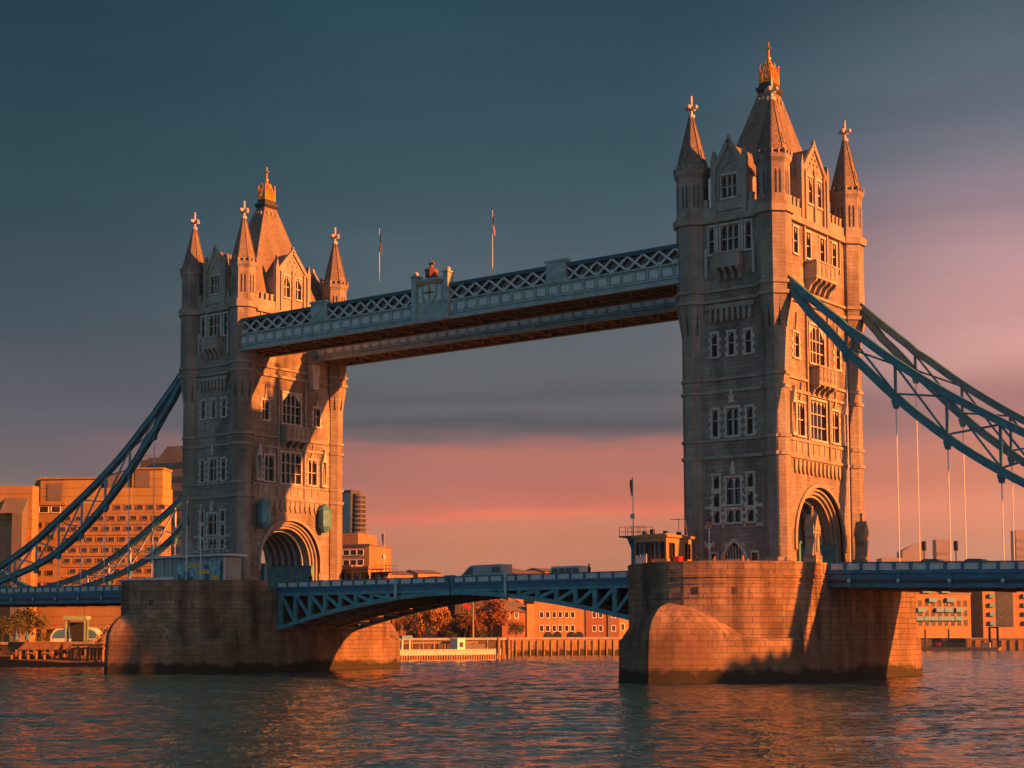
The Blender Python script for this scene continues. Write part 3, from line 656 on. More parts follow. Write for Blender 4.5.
# ================================================================ high-level walkways
def lattice(mb,F,u0,u1,z0,z1,pitch,w=.2,d0=0,d1=.1):
    n=max(1,round((u1-u0)/pitch)); p=(u1-u0)/n
    for i in range(n):
        for s in (0,1):
            a=F.pt(u0+p*(i+s),(d0+d1)/2+(.03 if s else -.03),z0); b=F.pt(u0+p*(i+1-s),(d0+d1)/2+(.03 if s else -.03),z1)
            mb.beam(a,b,w,abs(d1-d0),up=F.N)
def make_walkway(ya,yb,crest):
    "ya is the river-facing (upstream) side"
    X0,X1=-82.3+4.6,-4.6; L=X1-X0; z0=44.35
    root=thing('high_walkway',(-41.15,(ya+yb)/2,z0),'x','walkway','high-level walkways'); off=root.location.copy()
    mb=MB(); mb.box(X0,ya+.5,45.2,X1,yb-.5,45.4)
    for y in (ya+.25,yb-.25): mb.box(X0,y-.25,z0,X1,y+.25,z0+.28)
    mb.build('floor','rust',root,off)
    mb=MB(); n=26   # bracing seen from below
    for i in range(n):
        x=X0+L*i/n; x2=X0+L*(i+1)/n; 
        mb.beam((x,ya+.5,z0+.3),(x,yb-.5,z0+.3),.22,.4); a,b=(ya+.5,yb-.5) if i%2 else (yb-.5,ya+.5)
        mb.beam((x,a,z0+.2),(x2,b,z0+.2),.16,.16)
    for y in (ya+(yb-ya)*.33,ya+(yb-ya)*.67): mb.beam((X0,y,z0+.35),(X1,y,z0+.35),.2,.4)
    mb.build('bracing','rust',root,off)
    pyl=[-61.4,-22.9]; segs=[(X0,pyl[0]-1.4),(pyl[0]+1.4,-44.6),(-39.6,pyl[1]-1.4),(pyl[1]+1.4,X1)]
    for side,y in ((-1,ya),(1,yb)):
        F=Fr((0,y,0),(1,0,0),(0,side,0))
        mb=MB(); mb.fbox(F,X0,X1,-.12,0,z0+.28,46.6); mb.fbox(F,X0,X1,-.3,.22,46.55,46.75); mb.fbox(F,X0,X1,-.2,.16,45.0,45.16); mb.fbox(F,X0,X1,-.3,.26,z0-.02,z0+.2)
        x=X0+.9; xp=[]
        while x<X1-.9: mb.fbox(F,x-.12,x+.12,0,.14,45.2,46.5); xp.append(x); x+=1.75
        g=mb.build('girder','walkgrey',root,off); pr=None
        for x in xp:
            if pr is None: G=Fr((0,y,0),(1,0,0),(0,side,0)); pr=o=MB().fprism(G,[(.35,45.35),(1.4,45.35),(1.55,45.78),(1.4,46.2),(.35,46.2),(.2,45.78)],0,.1).build('relief_panel','palegrey',g,off); x0_=x; pr.location=(x,0,0)
            else: o=pr.copy(); COL.objects.link(o); o.parent=g; o.location=(x,0,0)
        for a,b in segs:
            mb=MB(); lattice(mb,F,a,b,46.75,48.4,2.05,.24,-.1,.06)
            m=max(1,round((b-a)/2.05)); 
            for i in range(m): # stiffening gussets along the sill
                c=a+(b-a)*i/m; mb.fprism(F,[(c-.42,46.75),(c+.42,46.75),(c,47.25)],-.09,.02)
            mb.build('lattice','palegrey',root,off)
        mb=MB(); mb.fbox(F,X0,X1,-.35,.12,48.38,48.6); mb.fbox(F,X0,X1,-.45,.2,48.6,48.85); mb.build('top_rail','bluedk',root,off)
        mb=MB(); mb.fbox(F,X0,X1,-.42,-.36,46.7,48.4); 
        g=mb.build('glazing','glass',root,off)
        for c in pyl:
            mb=MB(); mb.fbox(F,c-1.4,c+1.4,-.5,.3,46.75,49.3); mb.fbox(F,c-1.55,c+1.55,-.6,.42,49.1,49.4); mb.fbox(F,c-.95,c+.95,.3,.36,47.1,48.9)
            mb.fbox(F,c-.7,c+.7,.36,.41,47.4,48.6); mb.build('pylon','walkgrey',root,off)
    mb=MB(); mb.add([(X0,ya+.4,48.6),(X1,ya+.4,48.6),(X1,(ya+yb)/2,49.15),(X0,(ya+yb)/2,49.15),(X0,yb-.4,48.6),(X1,yb-.4,48.6)],[(0,1,2,3),(3,2,5,4)])
    mb.build('roof','bluedk',root,off)
    if crest:
        F=Fr((-42.1,ya,0),(1,0,0),(0,-1,0)); mb=MB()
        mb.fbox(F,-2.45,2.45,-.6,.32,z0+.2,49.4)
        for s in (-1,1):
            mb.fbox(F,s*2.6-.36,s*2.6+.36,-.6,.55,z0,50.2); mb.fbox(F,s*2.6-.5,s*2.6+.5,-.7,.7,50.2,50.4); mb.ball(F.pt(s*2.6,0,50.65),.36,8,5); mb.fbox(F,s*2.6-.44,s*2.6+.44,-.6,.62,46.5,46.8)
        mb.fprism(F,[(-2.4,49.4),(2.4,49.4),(1.2,49.75),(0,50.1),(-1.2,49.75)],-.3,.3)
        for i in range(9): 
            c=-2+i*.5; mb.fbox(F,c-.05,c+.05,-.05,.05,49.4,50.25-abs(c)*.12)
        cr=mb.build('crest_panel','walkgrey',root,off)
        mb=MB(); mb.fprism(F,[(-.95,48.9),(.95,48.9),(.95,47.6),(.55,46.95),(0,46.6),(-.55,46.95),(-.95,47.6)],.32,.5)
        for s in (-1,1): mb.fprism(F,[(s*1.1,46.7),(s*1.9,46.8),(s*1.75,47.6),(s*1.95,48.4),(s*1.5,48.9),(s*1.2,48.5),(s*1.3,47.7)],.32,.46)
        mb.build('shield','palegrey',cr,off)
        mb=MB()
        for s in (-1,1): mb.fprism(F,[(s*.2,49.0),(s*2.2,49.0),(s*2.2,49.35),(s*1.2,49.6),(s*.2,49.45)],.32,.42)
        mb.fbox(F,-.12,.12,.5,.56,46.9,48.8); mb.fbox(F,-.8,.8,.5,.56,47.85,48.1)
        mb.build('arms_cross','tan',cr,off)
        mb=MB(); c=F.pt(0,.1,0)
        mb.frus(c.x,c.y,50.0,50.25,.8,.85,8).frus(c.x,c.y,50.25,50.9,.8,.95,8).frus(c.x,c.y,50.9,51.2,.7,.25,8).ball((c.x,c.y,51.35),.26,6,5).frus(c.x,c.y,51.4,52.1,.1,.1,6); mb.box(c.x-.42,c.y-.1,51.6,c.x+.42,c.y+.1,51.85)
        mb.build('crown','redstone',cr,off)
    return root
wk=make_walkway(-10.5,-4.6,True); wk.location.z-=.25; wk['label']='nearer high walkway between the towers, with the painted coat of arms at its middle'
wk=make_walkway(5.1,10.4,False); wk.location.z+=.4; wk['label']='rear high walkway, mostly hidden behind the one with the coat of arms'
# flagpoles on the near walkway
M['flagcloth']=mk('flag_cloth',(.32,.10,.09),.8,.3,3); M['flagnavy']=mk('navy_flag_cloth',(.05,.06,.11),.8,.4,3)
def flagpole(x,y,z0,h,label,cloth,r=.045,drop=.24):
    root=thing('flagpole',(x,y,z0),label,'flagpole','flagpoles on the bridge')
    MB().tube((0,0,0),(0,0,h),r,r*.6,6).ball((0,0,h),r*1.6,6,4).tube((0,0,0),(0,0,.25),r*2,r*2,6).build('pole','white',root)
    mb=MB(); n=5; zt=h-.4; hh=h*drop
    vs=[]
    for i in range(n+1):
        t=i/n
        for w in (0,.33,.66,1): vs.append((.06+w*(.32-.14*t)*math.cos(.4*math.sin(t*4)),.25*math.sin(w*5+t*3)*w,zt-hh*t-w*.75))
    mb.add(vs,[(i*4+j,i*4+j+1,i*4+j+5,i*4+j+4) for i in range(n) for j in range(3)])
    mb.add([Vector(v)+Vector((0,.03,0)) for v in vs],[(i*4+j+4,i*4+j+5,i*4+j+1,i*4+j) for i in range(n) for j in range(3)])
    mb.build('flag',cloth,root)
flagpole(-32.6,-10.4,48.5,8.2,'tall flagpole on the near walkway to the right of the coat of arms','flagcloth')
flagpole(-51.0,-10.4,48.5,8.8,'tall flagpole on the near walkway to the left of the coat of arms','flagnavy')

# ================================================================ carriageway decks
DW=9.5
M['panelwhite']=mk('panel_off_white_paint',(.66,.66,.64),.5,.1,1)
def panel_mesh(w,h):
    "one pierced parapet panel in its frame, centred on u=0"
    F=Fr((0,0,0),(1,0,0),(0,-1,0)); mb=MB()
    mb.fbox(F,-w/2,w/2,-.02,.0,0,h)
    for s in (-1,1): mb.fbox(F,s*w/2-.05,s*w/2+.05,0,.05,0,h)
    n=2
    for i in range(n):
        a=-w/2+w*i/n; b=a+w/n
        mb.beam(F.pt(a,.03,0),F.pt(b,.03,h),.09,.05,up=F.N); mb.beam(F.pt(b,.045,0),F.pt(a,.045,h),.09,.05,up=F.N)
    me=mb.build('panel','panelwhite'); return me
def put_panels(root,xs,y,z,side,w,h,off):
    proto=panel_mesh(w,h)
    for i,x in enumerate(xs):
        o=proto if i==0 else proto.copy()
        if i: COL.objects.link(o)
        o.parent=root; o.location=Vector((x,y,z))-Vector(off); o.rotation_euler=(0,0,0 if side<0 else PI)
def side_span(tx,sg,label):
    root=thing('side_span_deck',(tx+sg*52,0,9.7),label,'bridge deck','side span decks'); off=root.location.copy()
    xa,xb=sorted((tx+sg*10.82,tx+sg*93.5)); sl=lambda x:(-.022 if sg>0 else .006)*(abs(x-tx)-10.8)   # falls gently towards the bank
    def strip(name,mat,y0,y1,z0,z1):
        mb=MB(); mb.hexa([(x,y,z+sl(x)) for z in (z0,z1) for x,y in ((xa,y0),(xb,y0),(xb,y1),(xa,y1))]); return mb
    strip('','',-DW+.3,DW-.3,10.3,11.1).build('deck_slab','rust',root,off)
    strip('','',-5.2,5.2,11.1,11.2).build('carriageway','asphalt',root,off)
    mb=strip('','',-DW+.3,-5.2,11.1,11.32); mb2=strip('','',5.2,DW-.3,11.1,11.32); mb.add(mb2.v,mb2.f)
    mb.build('footways','land',root,off)
    for s in (-1,1):
        y=s*DW; mb=MB(); q=lambda a,b,z0,z1: mb.hexa([(x,yy,z+sl(x)) for z in (z0,z1) for x,yy in ((xa,min(a,b)),(xb,min(a,b)),(xb,max(a,b)),(xa,max(a,b)))])
        q(y,y-s*.3,9.75,11.15); q(y+s*.14,y-s*.4,9.7,9.9); q(y+s*.1,y-s*.3,10.62,10.8); q(y+s*.22,y-s*.3,11.15,11.42)
        x=13.2
        while x<93:
            xx=tx+sg*x; mb.box(xx-.2,min(y,y+s*.16),9.9+sl(xx),xx+.2,max(y,y+s*.16),11.2+sl(xx)); x+=5.4
        mb.build('fascia_girder','blue',root,off)
        # dark strip painting recess shade on the girder, pale pin caps at the hangers
        mb=MB(); mb.hexa([(x,yy,z+sl(x)) for z in (10.15,10.5) for x,yy in ((xa,min(y,y+s*.012)),(xb,min(y,y+s*.012)),(xb,max(y,y+s*.012)),(xa,max(y,y+s*.012)))]); mb.build('recess_shade_strip','dark',root,off)
        mb=MB(); x=13.2
        while x<93: 
            xx=tx+sg*x; mb.tube((xx,y+s*.16,10.4+sl(xx)),(xx,y+s*.24,10.4+sl(xx)),.2,.2,8); x+=5.4
        mb.build('pin_caps','palegrey',root,off)
        mb=MB(); q(y+s*.12,y-s*.22,12.18,12.34); q(y+s*.05,y-s*.16,11.42,11.52)
        xs=[]; x=10.5+.0
        x+=.45
        k=0
        while x<93:
            xx=tx+sg*x; mb.box(xx-.17,y-.16,11.4+sl(xx),xx+.17,y+.16,12.3+sl(xx)); 
            if x+1.8<93: xs.append(tx+sg*(x+.908))
            x+=1.8
        mb.build('parapet','blue',root,off)
        xs=xs[:45]
        proto=panel_mesh(1.30,.62)
        for i,x in enumerate(xs):
            o=proto if i==0 else proto.copy()
            if i: COL.objects.link(o)
            o.parent=root; o.location=Vector((x,y,11.54+sl(x)))-off; o.rotation_euler=(0,0,0 if s<0 else PI)
    mb=MB()
    for y in (-6,-2,2,6): mb.hexa([(x,yy,z+sl(x)) for z in (9.6,10.3) for x,yy in ((xa,y-.2),(xb,y-.2),(xb,y+.2),(xa,y+.2))])
    x=13.2
    while x<93: xx=tx+sg*x; mb.box(xx-.2,-DW+.4,9.55+sl(xx),xx+.2,DW-.4,10.25+sl(xx)); x+=5.4
    mb.build('cross_girders','rust',root,off)
    return root
side_span(TX[0],1,'blue roadway deck hung from the chains on the right-hand side of the bridge')
side_span(TX[1],-1,'blue roadway deck hung from the chains on the left-hand side of the bridge')

BW=8.1
def make_leaf():
    "one bascule leaf; local x from the pier face (0) towards the middle of the river"
    root=thing('bascule_leaf',(0,0,11.2),'x','bascule','bascule leaves of the lifting span'); off=Vector((0,0,11.2)); Lf=30.36
    zb=lambda x:9.85-4.35*((Lf-x)/Lf)**1.75
    MB().box(0,-BW+.2,10.65,Lf-.06,BW-.2,11.12).build('deck_slab','rust',root,off)
    MB().box(0,-5.2,11.12,Lf-.06,5.2,11.2).build('carriageway','asphalt',root,off)
    MB().box(0,-BW+.2,11.12,Lf-.06,-5.2,11.32).box(0,5.2,11.12,Lf-.06,BW-.2,11.32).build('footways','land',root,off)
    xs=[0.6+2.75*i for i in range(11)]
    for y in (-BW+.35,-2.6,2.6,BW-.35):
        mb=MB(); n=22
        for i in range(n):
            a,b=Lf*i/n*.998,Lf*(i+1)/n*.998
            mb.hexa([(a,y-.3,zb(a)),(b,y-.3,zb(b)),(b,y+.3,zb(b)),(a,y+.3,zb(a)),(a,y-.3,zb(a)+.55),(b,y-.3,zb(b)+.55),(b,y+.3,zb(b)+.55),(a,y+.3,zb(a)+.55)])
        mb.box(.1,y-.28,10.2,Lf-.1,y+.28,10.66)
        for i,x in enumerate(xs):
            if zb(x)+.55<10.1: mb.box(x-.3,y-.2,zb(x)+.5,x+.3,y+.2,10.25)
            if i<len(xs)-1 and zb(xs[i+1])<9.4: mb.beam((x+.25,y,10.15),(xs[i+1]-.1,y,zb(xs[i+1])+.45),.34,.42)
        mb.hexa([(24.5,y-.1,zb(24.5)+.3),(Lf-.1,y-.1,zb(Lf)+.3),(Lf-.1,y+.1,zb(Lf)+.3),(24.5,y+.1,zb(24.5)+.3),(24.5,y-.1,10.3),(Lf-.1,y-.1,10.3),(Lf-.1,y+.1,10.3),(24.5,y+.1,10.3)])
        mb.build('girder','teal' if abs(y)>5 else 'rust',root,off)
    mb=MB()
    for x in xs: mb.box(x-.15,-BW+.5,zb(x)+.1,x+.15,BW-.5,zb(x)+.5); mb.box(x-.15,-BW+.5,10.1,x+.15,BW-.5,10.6)
    for i in range(len(xs)-1): 
        a,b=(-1,1) if i%2 else (1,-1); mb.beam((xs[i],a*(BW-.6),zb(xs[i])+.2),(xs[i+1],b*(BW-.6),zb(xs[i+1])+.2),.22,.22)
    mb.build('cross_bracing','rust',root,off)
    for s in (-1,1):
        y=s*BW; mb=MB(); a,b=sorted((y,y-s*.3)); mb.box(0,a,10.6,Lf-.06,b,11.4); a,b=sorted((y+s*.18,y-s*.3)); mb.box(0,a,11.18,Lf-.06,b,11.42); mb.box(0,y-.14,12.02,Lf-.06,y+.14,12.17)
        px_=[]
        for i in range(16):
            x=.15+i*2.0; x=min(x,Lf-.25); mb.box(x-.13,y-.15,11.4,x+.13,y+.15,12.1)
            if i<15: px_.append(x+1.0)
        mb.box(Lf-.7,y-.22,11.1,Lf-.06,y+.22,12.3)
        mb.build('parapet','blue',root,off)
        proto=panel_mesh(1.5,.56)
        for i,x in enumerate(px_):
            o=proto if i==0 else proto.copy()
            if i: COL.objects.link(o)
            o.parent=root; o.location=Vector((x,y,11.44))-off; o.rotation_euler=(0,0,0 if s<0 else PI)
        MB().box(21.45,y+s*.2-.13,9.5,21.75,y+s*.2+.13,12.25).build('fender_post','palegrey',root,off)
    return root
leaf=make_leaf(); leaf.location=(TX[1]+10.77,0,11.2); leaf['label']='half of the lifting road span that springs from the far left pier'
l2=dup(leaf); l2.location=(TX[0]-10.77,0,11.2); l2.rotation_euler=(0,0,PI); l2['label']='half of the lifting road span that meets the near right pier'
# carriageway across each pier and through the arch
for t in TX: tag(MB().box(t-10.7,-5.2,11.2,t+10.7,5.2,11.26).build('road','asphalt'),kind='structure')

# south abutment tower beyond the picture's right edge, where the side span lands
def abutment():
    x0,x1=93.6,103.0; root=thing('abutment_tower',(98,0,0),'low battlemented stone gate tower where the right-hand deck lands','gate tower'); off=root.location.copy()
    for F,w in ((Fr((x0,0,0),(0,-1,0),(-1,0,0)),1),):
        mb=MB(); hw=8.2; ZT_=27.0
        for s in (-1,1):
            a,b=sorted((s*5.4,s*hw)); mb.box(x0,a,-3,x1,b,ZT_)
            a,b=sorted((s*hw,s*11.5)); mb.box(x0+.4,a,-3,x1-.4,b,21.0)
        A=arch_pts(5.4,11,14,5.0,10)
        G=Fr((x1,0,0),(0,1,0),(1,0,0))
        for (a,b) in zip(A[1:-2],A[2:-1]): mb.hexa([G.pt(a[0],0,a[1]),G.pt(b[0],0,b[1]),G.pt(b[0],0,ZT_),G.pt(a[0],0,ZT_),G.pt(a[0],x0-x1,a[1]),G.pt(b[0],x0-x1,b[1]),G.pt(b[0],x0-x1,ZT_),G.pt(a[0],x0-x1,ZT_)])
        mb.box(x0,-5.4,-3,x1,5.4,11.0)
        mb.build('wall','granite',root,off)
        mb=MB(); mb.box(x0-.3,-hw-.3,ZT_,x1+.3,hw+.3,ZT_+.4); mb.box(x0,-11.8,21.0,x1,-hw,21.4); mb.box(x0,hw,21.0,x1,11.8,21.4)
        y=-hw
        while y<hw: mb.box(x0-.2,y,ZT_+.4,x0+.2,y+.8,ZT_+1.0); mb.box(x1-.2,y,ZT_+.4,x1+.2,y+.8,ZT_+1.0); y+=1.5
        mb.build('battlement','portland',root,off)
abutment()

# ================================================================ suspension chains
ZT=[(2.5,46.9),(6.7,43.0),(10.4,39.6),(13.3,36.9),(18.8,32.6),(24.1,28.9),(29.4,25.7),(34.8,22.65),(40.3,19.65),(45.8,17.2),(51.2,15.3),(58,13.9),(62.5,13.2),(66,12.8)]
ZBT=[(2.8,46.5),(6.9,42.1),(9.3,38.9),(13.3,34.4),(18.7,29.0),(24.1,24.4),(29.4,20.75),(34.8,17.8),(40.2,15.8),(45.7,14.4),(51,13.25),(58,12.5),(66,12.4)]
def interp(T,x):
    for (a,p),(b,q) in zip(T[:-1],T[1:]):
        if a<=x<=b: return p+(q-p)*(x-a)/(b-a)
    return T[-1][1]
def make_chain(tx,sg,y,label):
    root=thing('suspension_chain',(tx+sg*7,y,12.0),label,'suspension chain','suspension chains'); off=root.location.copy()
    W=lambda d,z:(tx+sg*d,y,z)
    for T,nm in ((ZT,'upper_chord'),(ZBT,'lower_chord')):
        mb=MB()
        # smooth polyline through the nodes
        pts=[]
        for i in range(len(T)-1):
            p0=T[max(0,i-1)];p1=T[i];p2=T[i+1];p3=T[min(len(T)-1,i+2)]
            for k in range(4):
                t=k/4; f=lambda a,b,c,d:.5*((2*b)+(-a+c)*t+(2*a-5*b+4*c-d)*t*t+(-a+3*b-3*c+d)*t**3)
                pts.append((p1[0]+(p2[0]-p1[0])*t,f(p0[1],p1[1],p2[1],p3[1])))
        pts.append(T[-1])
        hh=.35; n=len(pts); vs=[]
        for i,(d,z) in enumerate(pts):
            a=pts[max(0,i-1)]; b=pts[min(n-1,i+1)]; tx_,tz=b[0]-a[0],b[1]-a[1]; l=math.hypot(tx_,tz); nx,nz=-tz/l,tx_/l
            for yy,k in ((-.36,-hh),(.36,-hh),(.36,hh),(-.36,hh)): vs.append((tx+sg*(d+nx*k),y+yy,z+nz*k))
        mb.add(vs,[(i*4+j,i*4+(j+1)%4,i*4+4+(j+1)%4,i*4+4+j) for i in range(n-1) for j in range(4)]+[(0,1,2,3),(4*n-4,4*n-3,4*n-2,4*n-1)])
        # flange plates
        for e in (hh,-hh):
            vs=[]
            for i,(d,z) in enumerate(pts):
                a=pts[max(0,i-1)]; b=pts[min(n-1,i+1)]; tx_,tz=b[0]-a[0],b[1]-a[1]; l=math.hypot(tx_,tz); nx,nz=-tz/l,tx_/l
                for yy,k in ((-.46,e-.04),(.46,e-.04),(.46,e+.04),(-.46,e+.04)): vs.append((tx+sg*(d+nx*k),y+yy,z+nz*k))
            mb.add(vs,[(i*4+j,i*4+(j+1)%4,i*4+4+(j+1)%4,i*4+4+j) for i in range(n-1) for j in range(4)]+[(0,1,2,3),(4*n-4,4*n-3,4*n-2,4*n-1)])
        mb.build(nm,'chain',root,off)
    nodes=[13.2+5.4*i for i in range(10)]
    mb=MB()
    for i,d in enumerate(nodes):
        a,b=interp(ZT,d),interp(ZBT,d); mb.beam(W(d,a-.3),W(d,b+.3),.26,.26)
        if i<len(nodes)-1:
            e=nodes[i+1]; c,f=interp(ZT,e),interp(ZBT,e)
            mb.beam(W(d,a-.35),W(e,f+.3),.2,.2); mb.beam((tx+sg*d,y+.2,b+.35),(tx+sg*e,y+.2,c-.3),.2,.2)
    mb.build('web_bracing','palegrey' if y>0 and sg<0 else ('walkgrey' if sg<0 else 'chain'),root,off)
    for d in nodes:
        zb=interp(ZBT,d); 
        if zb<13.3: continue
        h=MB(); h.tube(W(d,zb-.9),W(d,10.4+(-.022 if sg>0 else .006)*(d-10.8)),.062,.062,6)
        o=h.build('hanger','white',root,off)
        mb=MB(); mb.fprism(Fr((tx+sg*d,y,0),(1,0,0),(0,1,0)),[(-.4,zb-.35),(.4,zb-.35),(.18,zb-1.2),(-.18,zb-1.2)],-.3,.3).build('hanger_shoe','chain',o,off)
    MB().box(tx+sg*66-.6,y-.5,10.9,tx+sg*66+.6,y+.5,13.7).tube((tx+sg*66,y-.7,12.8),(tx+sg*66,y+.7,12.8),.55,.55,12).build('low_pin','blue',root,off)
    return root
def make_landtie(tx,sg,y,label):
    root=thing('land_chain',(tx+sg*66,y,12.8),label,'suspension chain','shore-side chains'); off=root.location.copy()
    n=8; top=[(66.6+26*i/n,13.2+11.5*(i/n)**1.15) for i in range(n+1)]; bot=[(66.6+26*i/n,12.4+7.6*(i/n)**1.5+3.2*(i/n)**3) for i in range(n+1)]
    for T,nm in ((top,'upper_chord'),(bot,'lower_chord')):
        mb=MB()
        for a,b in zip(T[:-1],T[1:]): mb.beam((tx+sg*a[0],y,a[1]),(tx+sg*b[0],y,b[1]),.75,.8)
        mb.build(nm,'chain',root,off)
    mb=MB()
    for i in range(1,n):
        mb.beam((tx+sg*top[i][0],y,top[i][1]),(tx+sg*bot[i][0],y,bot[i][1]),.2,.2); mb.beam((tx+sg*top[i][0],y,top[i][1]),(tx+sg*bot[i+1][0],y,bot[i+1][1]),.18,.18)
    mb.build('web_bracing','chain',root,off)
    return root
make_chain(TX[0],1,-9.2,'blue-green chain sweeping down from the nearer tower, the front one at the right edge')
make_chain(TX[0],1,9.2,'blue-green chain behind the front one at the right edge, from the tower\'s far corner')
make_chain(TX[1],-1,-9.2,'long dark blue chain across the left edge, in front of the orange hotel')
make_chain(TX[1],-1,9.2,'lower chain with sunlit bracing, rising behind the glass kiosk at the left')
make_landtie(TX[1],-1,9.2,'short shore-side chain rising left from the low pin at the left edge')
make_landtie(TX[1],-1,-9.2,'short shore-side chain beyond the long dark blue chain at the left')
for s in (-1,1): make_landtie(TX[0],1,s*9.2,'short shore-side chain on the right bank')
# ================================================================ on the piers
def cabin():
    x0,x1,y0,y1,z=-7.6,-3.6,-18.2,-12.9,11.2; root=thing('signal_cabin',(-5.6,-15.5,z),'tan signal cabin with big windows, on the near pier beside the tower','cabin'); off=root.location.copy()
    zr=15.15
    mb=MB(); F=Fr((x0,y0,0),(1,0,0),(0,-1,0)); G=Fr((x1,y0,0),(0,1,0),(1,0,0)); B=Fr((x0,y1,0),(0,-1,0),(-1,0,0)) if 0 else Fr((x0,y0,0),(0,1,0),(-1,0,0))
    hF=[(.35,1.35,12.9,14.6),(1.55,2.05,12.4,14.6),(2.2,3.25,12.9,14.6),(3.4,3.8,12.9,14.6)]; hG=[(.6,1.6,13.0,14.5),(3.9,4.9,13.0,14.5)]; hB=[(.6,2.2,12.9,14.6),(2.9,4.7,12.9,14.6)]
    panel(mb,F,0,4,z,zr,hF,.18); panel(mb,G,0,5.3,z,zr,hG,.18); panel(mb,B,0,5.3,z,zr,hB,.18); mb.box(x0+.2,y1-.2,z,x1-.2,y1,zr)
    mb.fbox(G,0,5.3,0,.06,12.6,12.8)
    mb.build('wall','tan',root,off)
    for f,hs in ((F,hF),(G,hG),(B,hB)):
        for a,b,c,d in hs:
            m=MB(); m.fbox(f,a-.08,a,-.12,.06,c-.08,d+.08); m.fbox(f,b,b+.08,-.12,.06,c-.08,d+.08); m.fbox(f,a,b,-.12,.06,d,d+.08); m.fbox(f,a,b,-.12,.06,c-.08,c); m.fbox(f,(a+b)/2-.03,(a+b)/2+.03,-.12,0,c,d)
            w=m.build('window','dark',root,off); MB().fbox(f,a,b,-.17,-.13,c,d).build('pane','glass',w,off)
    mb=MB(); mb.box(x0-.25,y0-.25,zr,x1+.25,y1+.25,zr+.28); mb.box(x0+.4,y0+.4,zr+.28,x1-.4,y1-.4,zr+.42); mb.build('roof','tan',root,off)
    for x,y,h in ((-7.0,-17,.35),(-5.8,-17.4,.5),(-4.7,-16.5,.35),(-4.2,-14.6,.3)): MB().box(x-.2,y-.2,zr+.4,x+.2,y+.2,zr+.42+h).build('roof_vent','dark',root,off)
    mb=MB(); mb.tube((-4.9,-13.4,zr),(-4.9,-13.4,zr+2.3),.04).tube((-3.9,-13.2,zr),(-4.3,-13.2,zr+2.3),.05); mb.beam((-5.9,-13.4,zr+2.2),(-3.9,-13.2,zr+2.2),.06,.06); mb.build('aerial','dark',root,off)
cabin()
def mast(x,y,label,zp=15.5,ht=22.2,mat='blue',flag='flagcloth'):
    root=thing('signal_mast',(x,y,11.2),label,'mast','signal masts'); off=root.location.copy()
    MB().tube((x,y,11.2),(x,y,zp-1.2),.26,.26,8).tube((x,y,zp-1.2),(x,y,zp),.26,.75,8).build('column',mat,root,off)
    mb=MB(); mb.box(x-1.3,y-.9,zp,x+2.0,y+.9,zp+.16); mb.build('platform','dark',root,off)
    mb=MB()
    for i in range(5):
        for yy in (y-.85,y+.85): mb.tube((x-1.25+i*.8,yy,zp+.1),(x-1.25+i*.8,yy,zp+1.15),.03,.03,5)
    for yy in (y-.85,y+.85):
        for zz in (.6,1.13): mb.tube((x-1.25,yy,zp+zz),(x+1.95,yy,zp+zz),.025,.025,5)
    mb.build('railing','dark',root,off)
    MB().tube((x,y,zp+.1),(x,y,ht),.07,.03,6).box(x-.25,y-.2,zp+2.1,x+.1,y+.2,zp+2.6).build('pole','palegrey',root,off)
    mb=MB(); vs=[]
    for i in range(6):
        t=i/5
        for w in (0,.5,1): vs.append((x-.05-w*(.3-.12*t),y+.15*math.sin(w*4+t*3),ht-.1-1.9*t-w*.3))
    mb.add(vs,[(i*3+j,i*3+j+1,i*3+j+4,i*3+j+3) for i in range(5) for j in range(2)]); mb.add([Vector(v)+Vector((0,.03,0)) for v in vs],[(i*3+j+3,i*3+j+4,i*3+j+1,i*3+j) for i in range(5) for j in range(2)]); mb.build('flag',flag,root,off)
mast(-10.0,-14.6,'blue signal mast with railed platform and limp flag, beside the tan cabin')
mast(-70.2,12.5,'thin signal mast rising beside the dark cabin behind the left pier',13.9,20.0,'dark','flagnavy')
def dark_cabin():
    root=thing('signal_cabin',(-75,12,11.2),'low dark cabin behind the lifting span, next to the left tower','cabin'); off=root.location.copy()
    x0,x1,y0,y1=-79.2,-71.4,10.4,14.0
    F=Fr((x0,y0,0),(1,0,0),(0,-1,0)); G=Fr((x1,y0,0),(0,1,0),(1,0,0)); mb=MB()
    hF=[(.5+i*1.5,1.6+i*1.5,12.2,14.0) for i in range(5)]; hG=[(.5,1.5,12.2,14.0),(2.0,3.1,12.2,14.0)]
    panel(mb,F,0,7.8,11.2,14.5,hF,.15); panel(mb,G,0,3.6,11.2,14.5,hG,.15); mb.box(x0,y1-.2,11.2,x1-.2,y1,14.5); mb.build('wall','tan',root,off)
    for f,hs in ((F,hF),(G,hG)):
        for a,b,c,d in hs: MB().fbox(f,a-.02,b+.02,-.2,-.12,c-.02,d+.02).build('window','glass',root,off)
    MB().box(x0-.4,y0-.4,14.5,x1+.4,y1+.3,14.85).box(x0+1,y0+.5,14.85,x0+4,y1-.5,15.2).build('roof','rust',root,off)
dark_cabin()
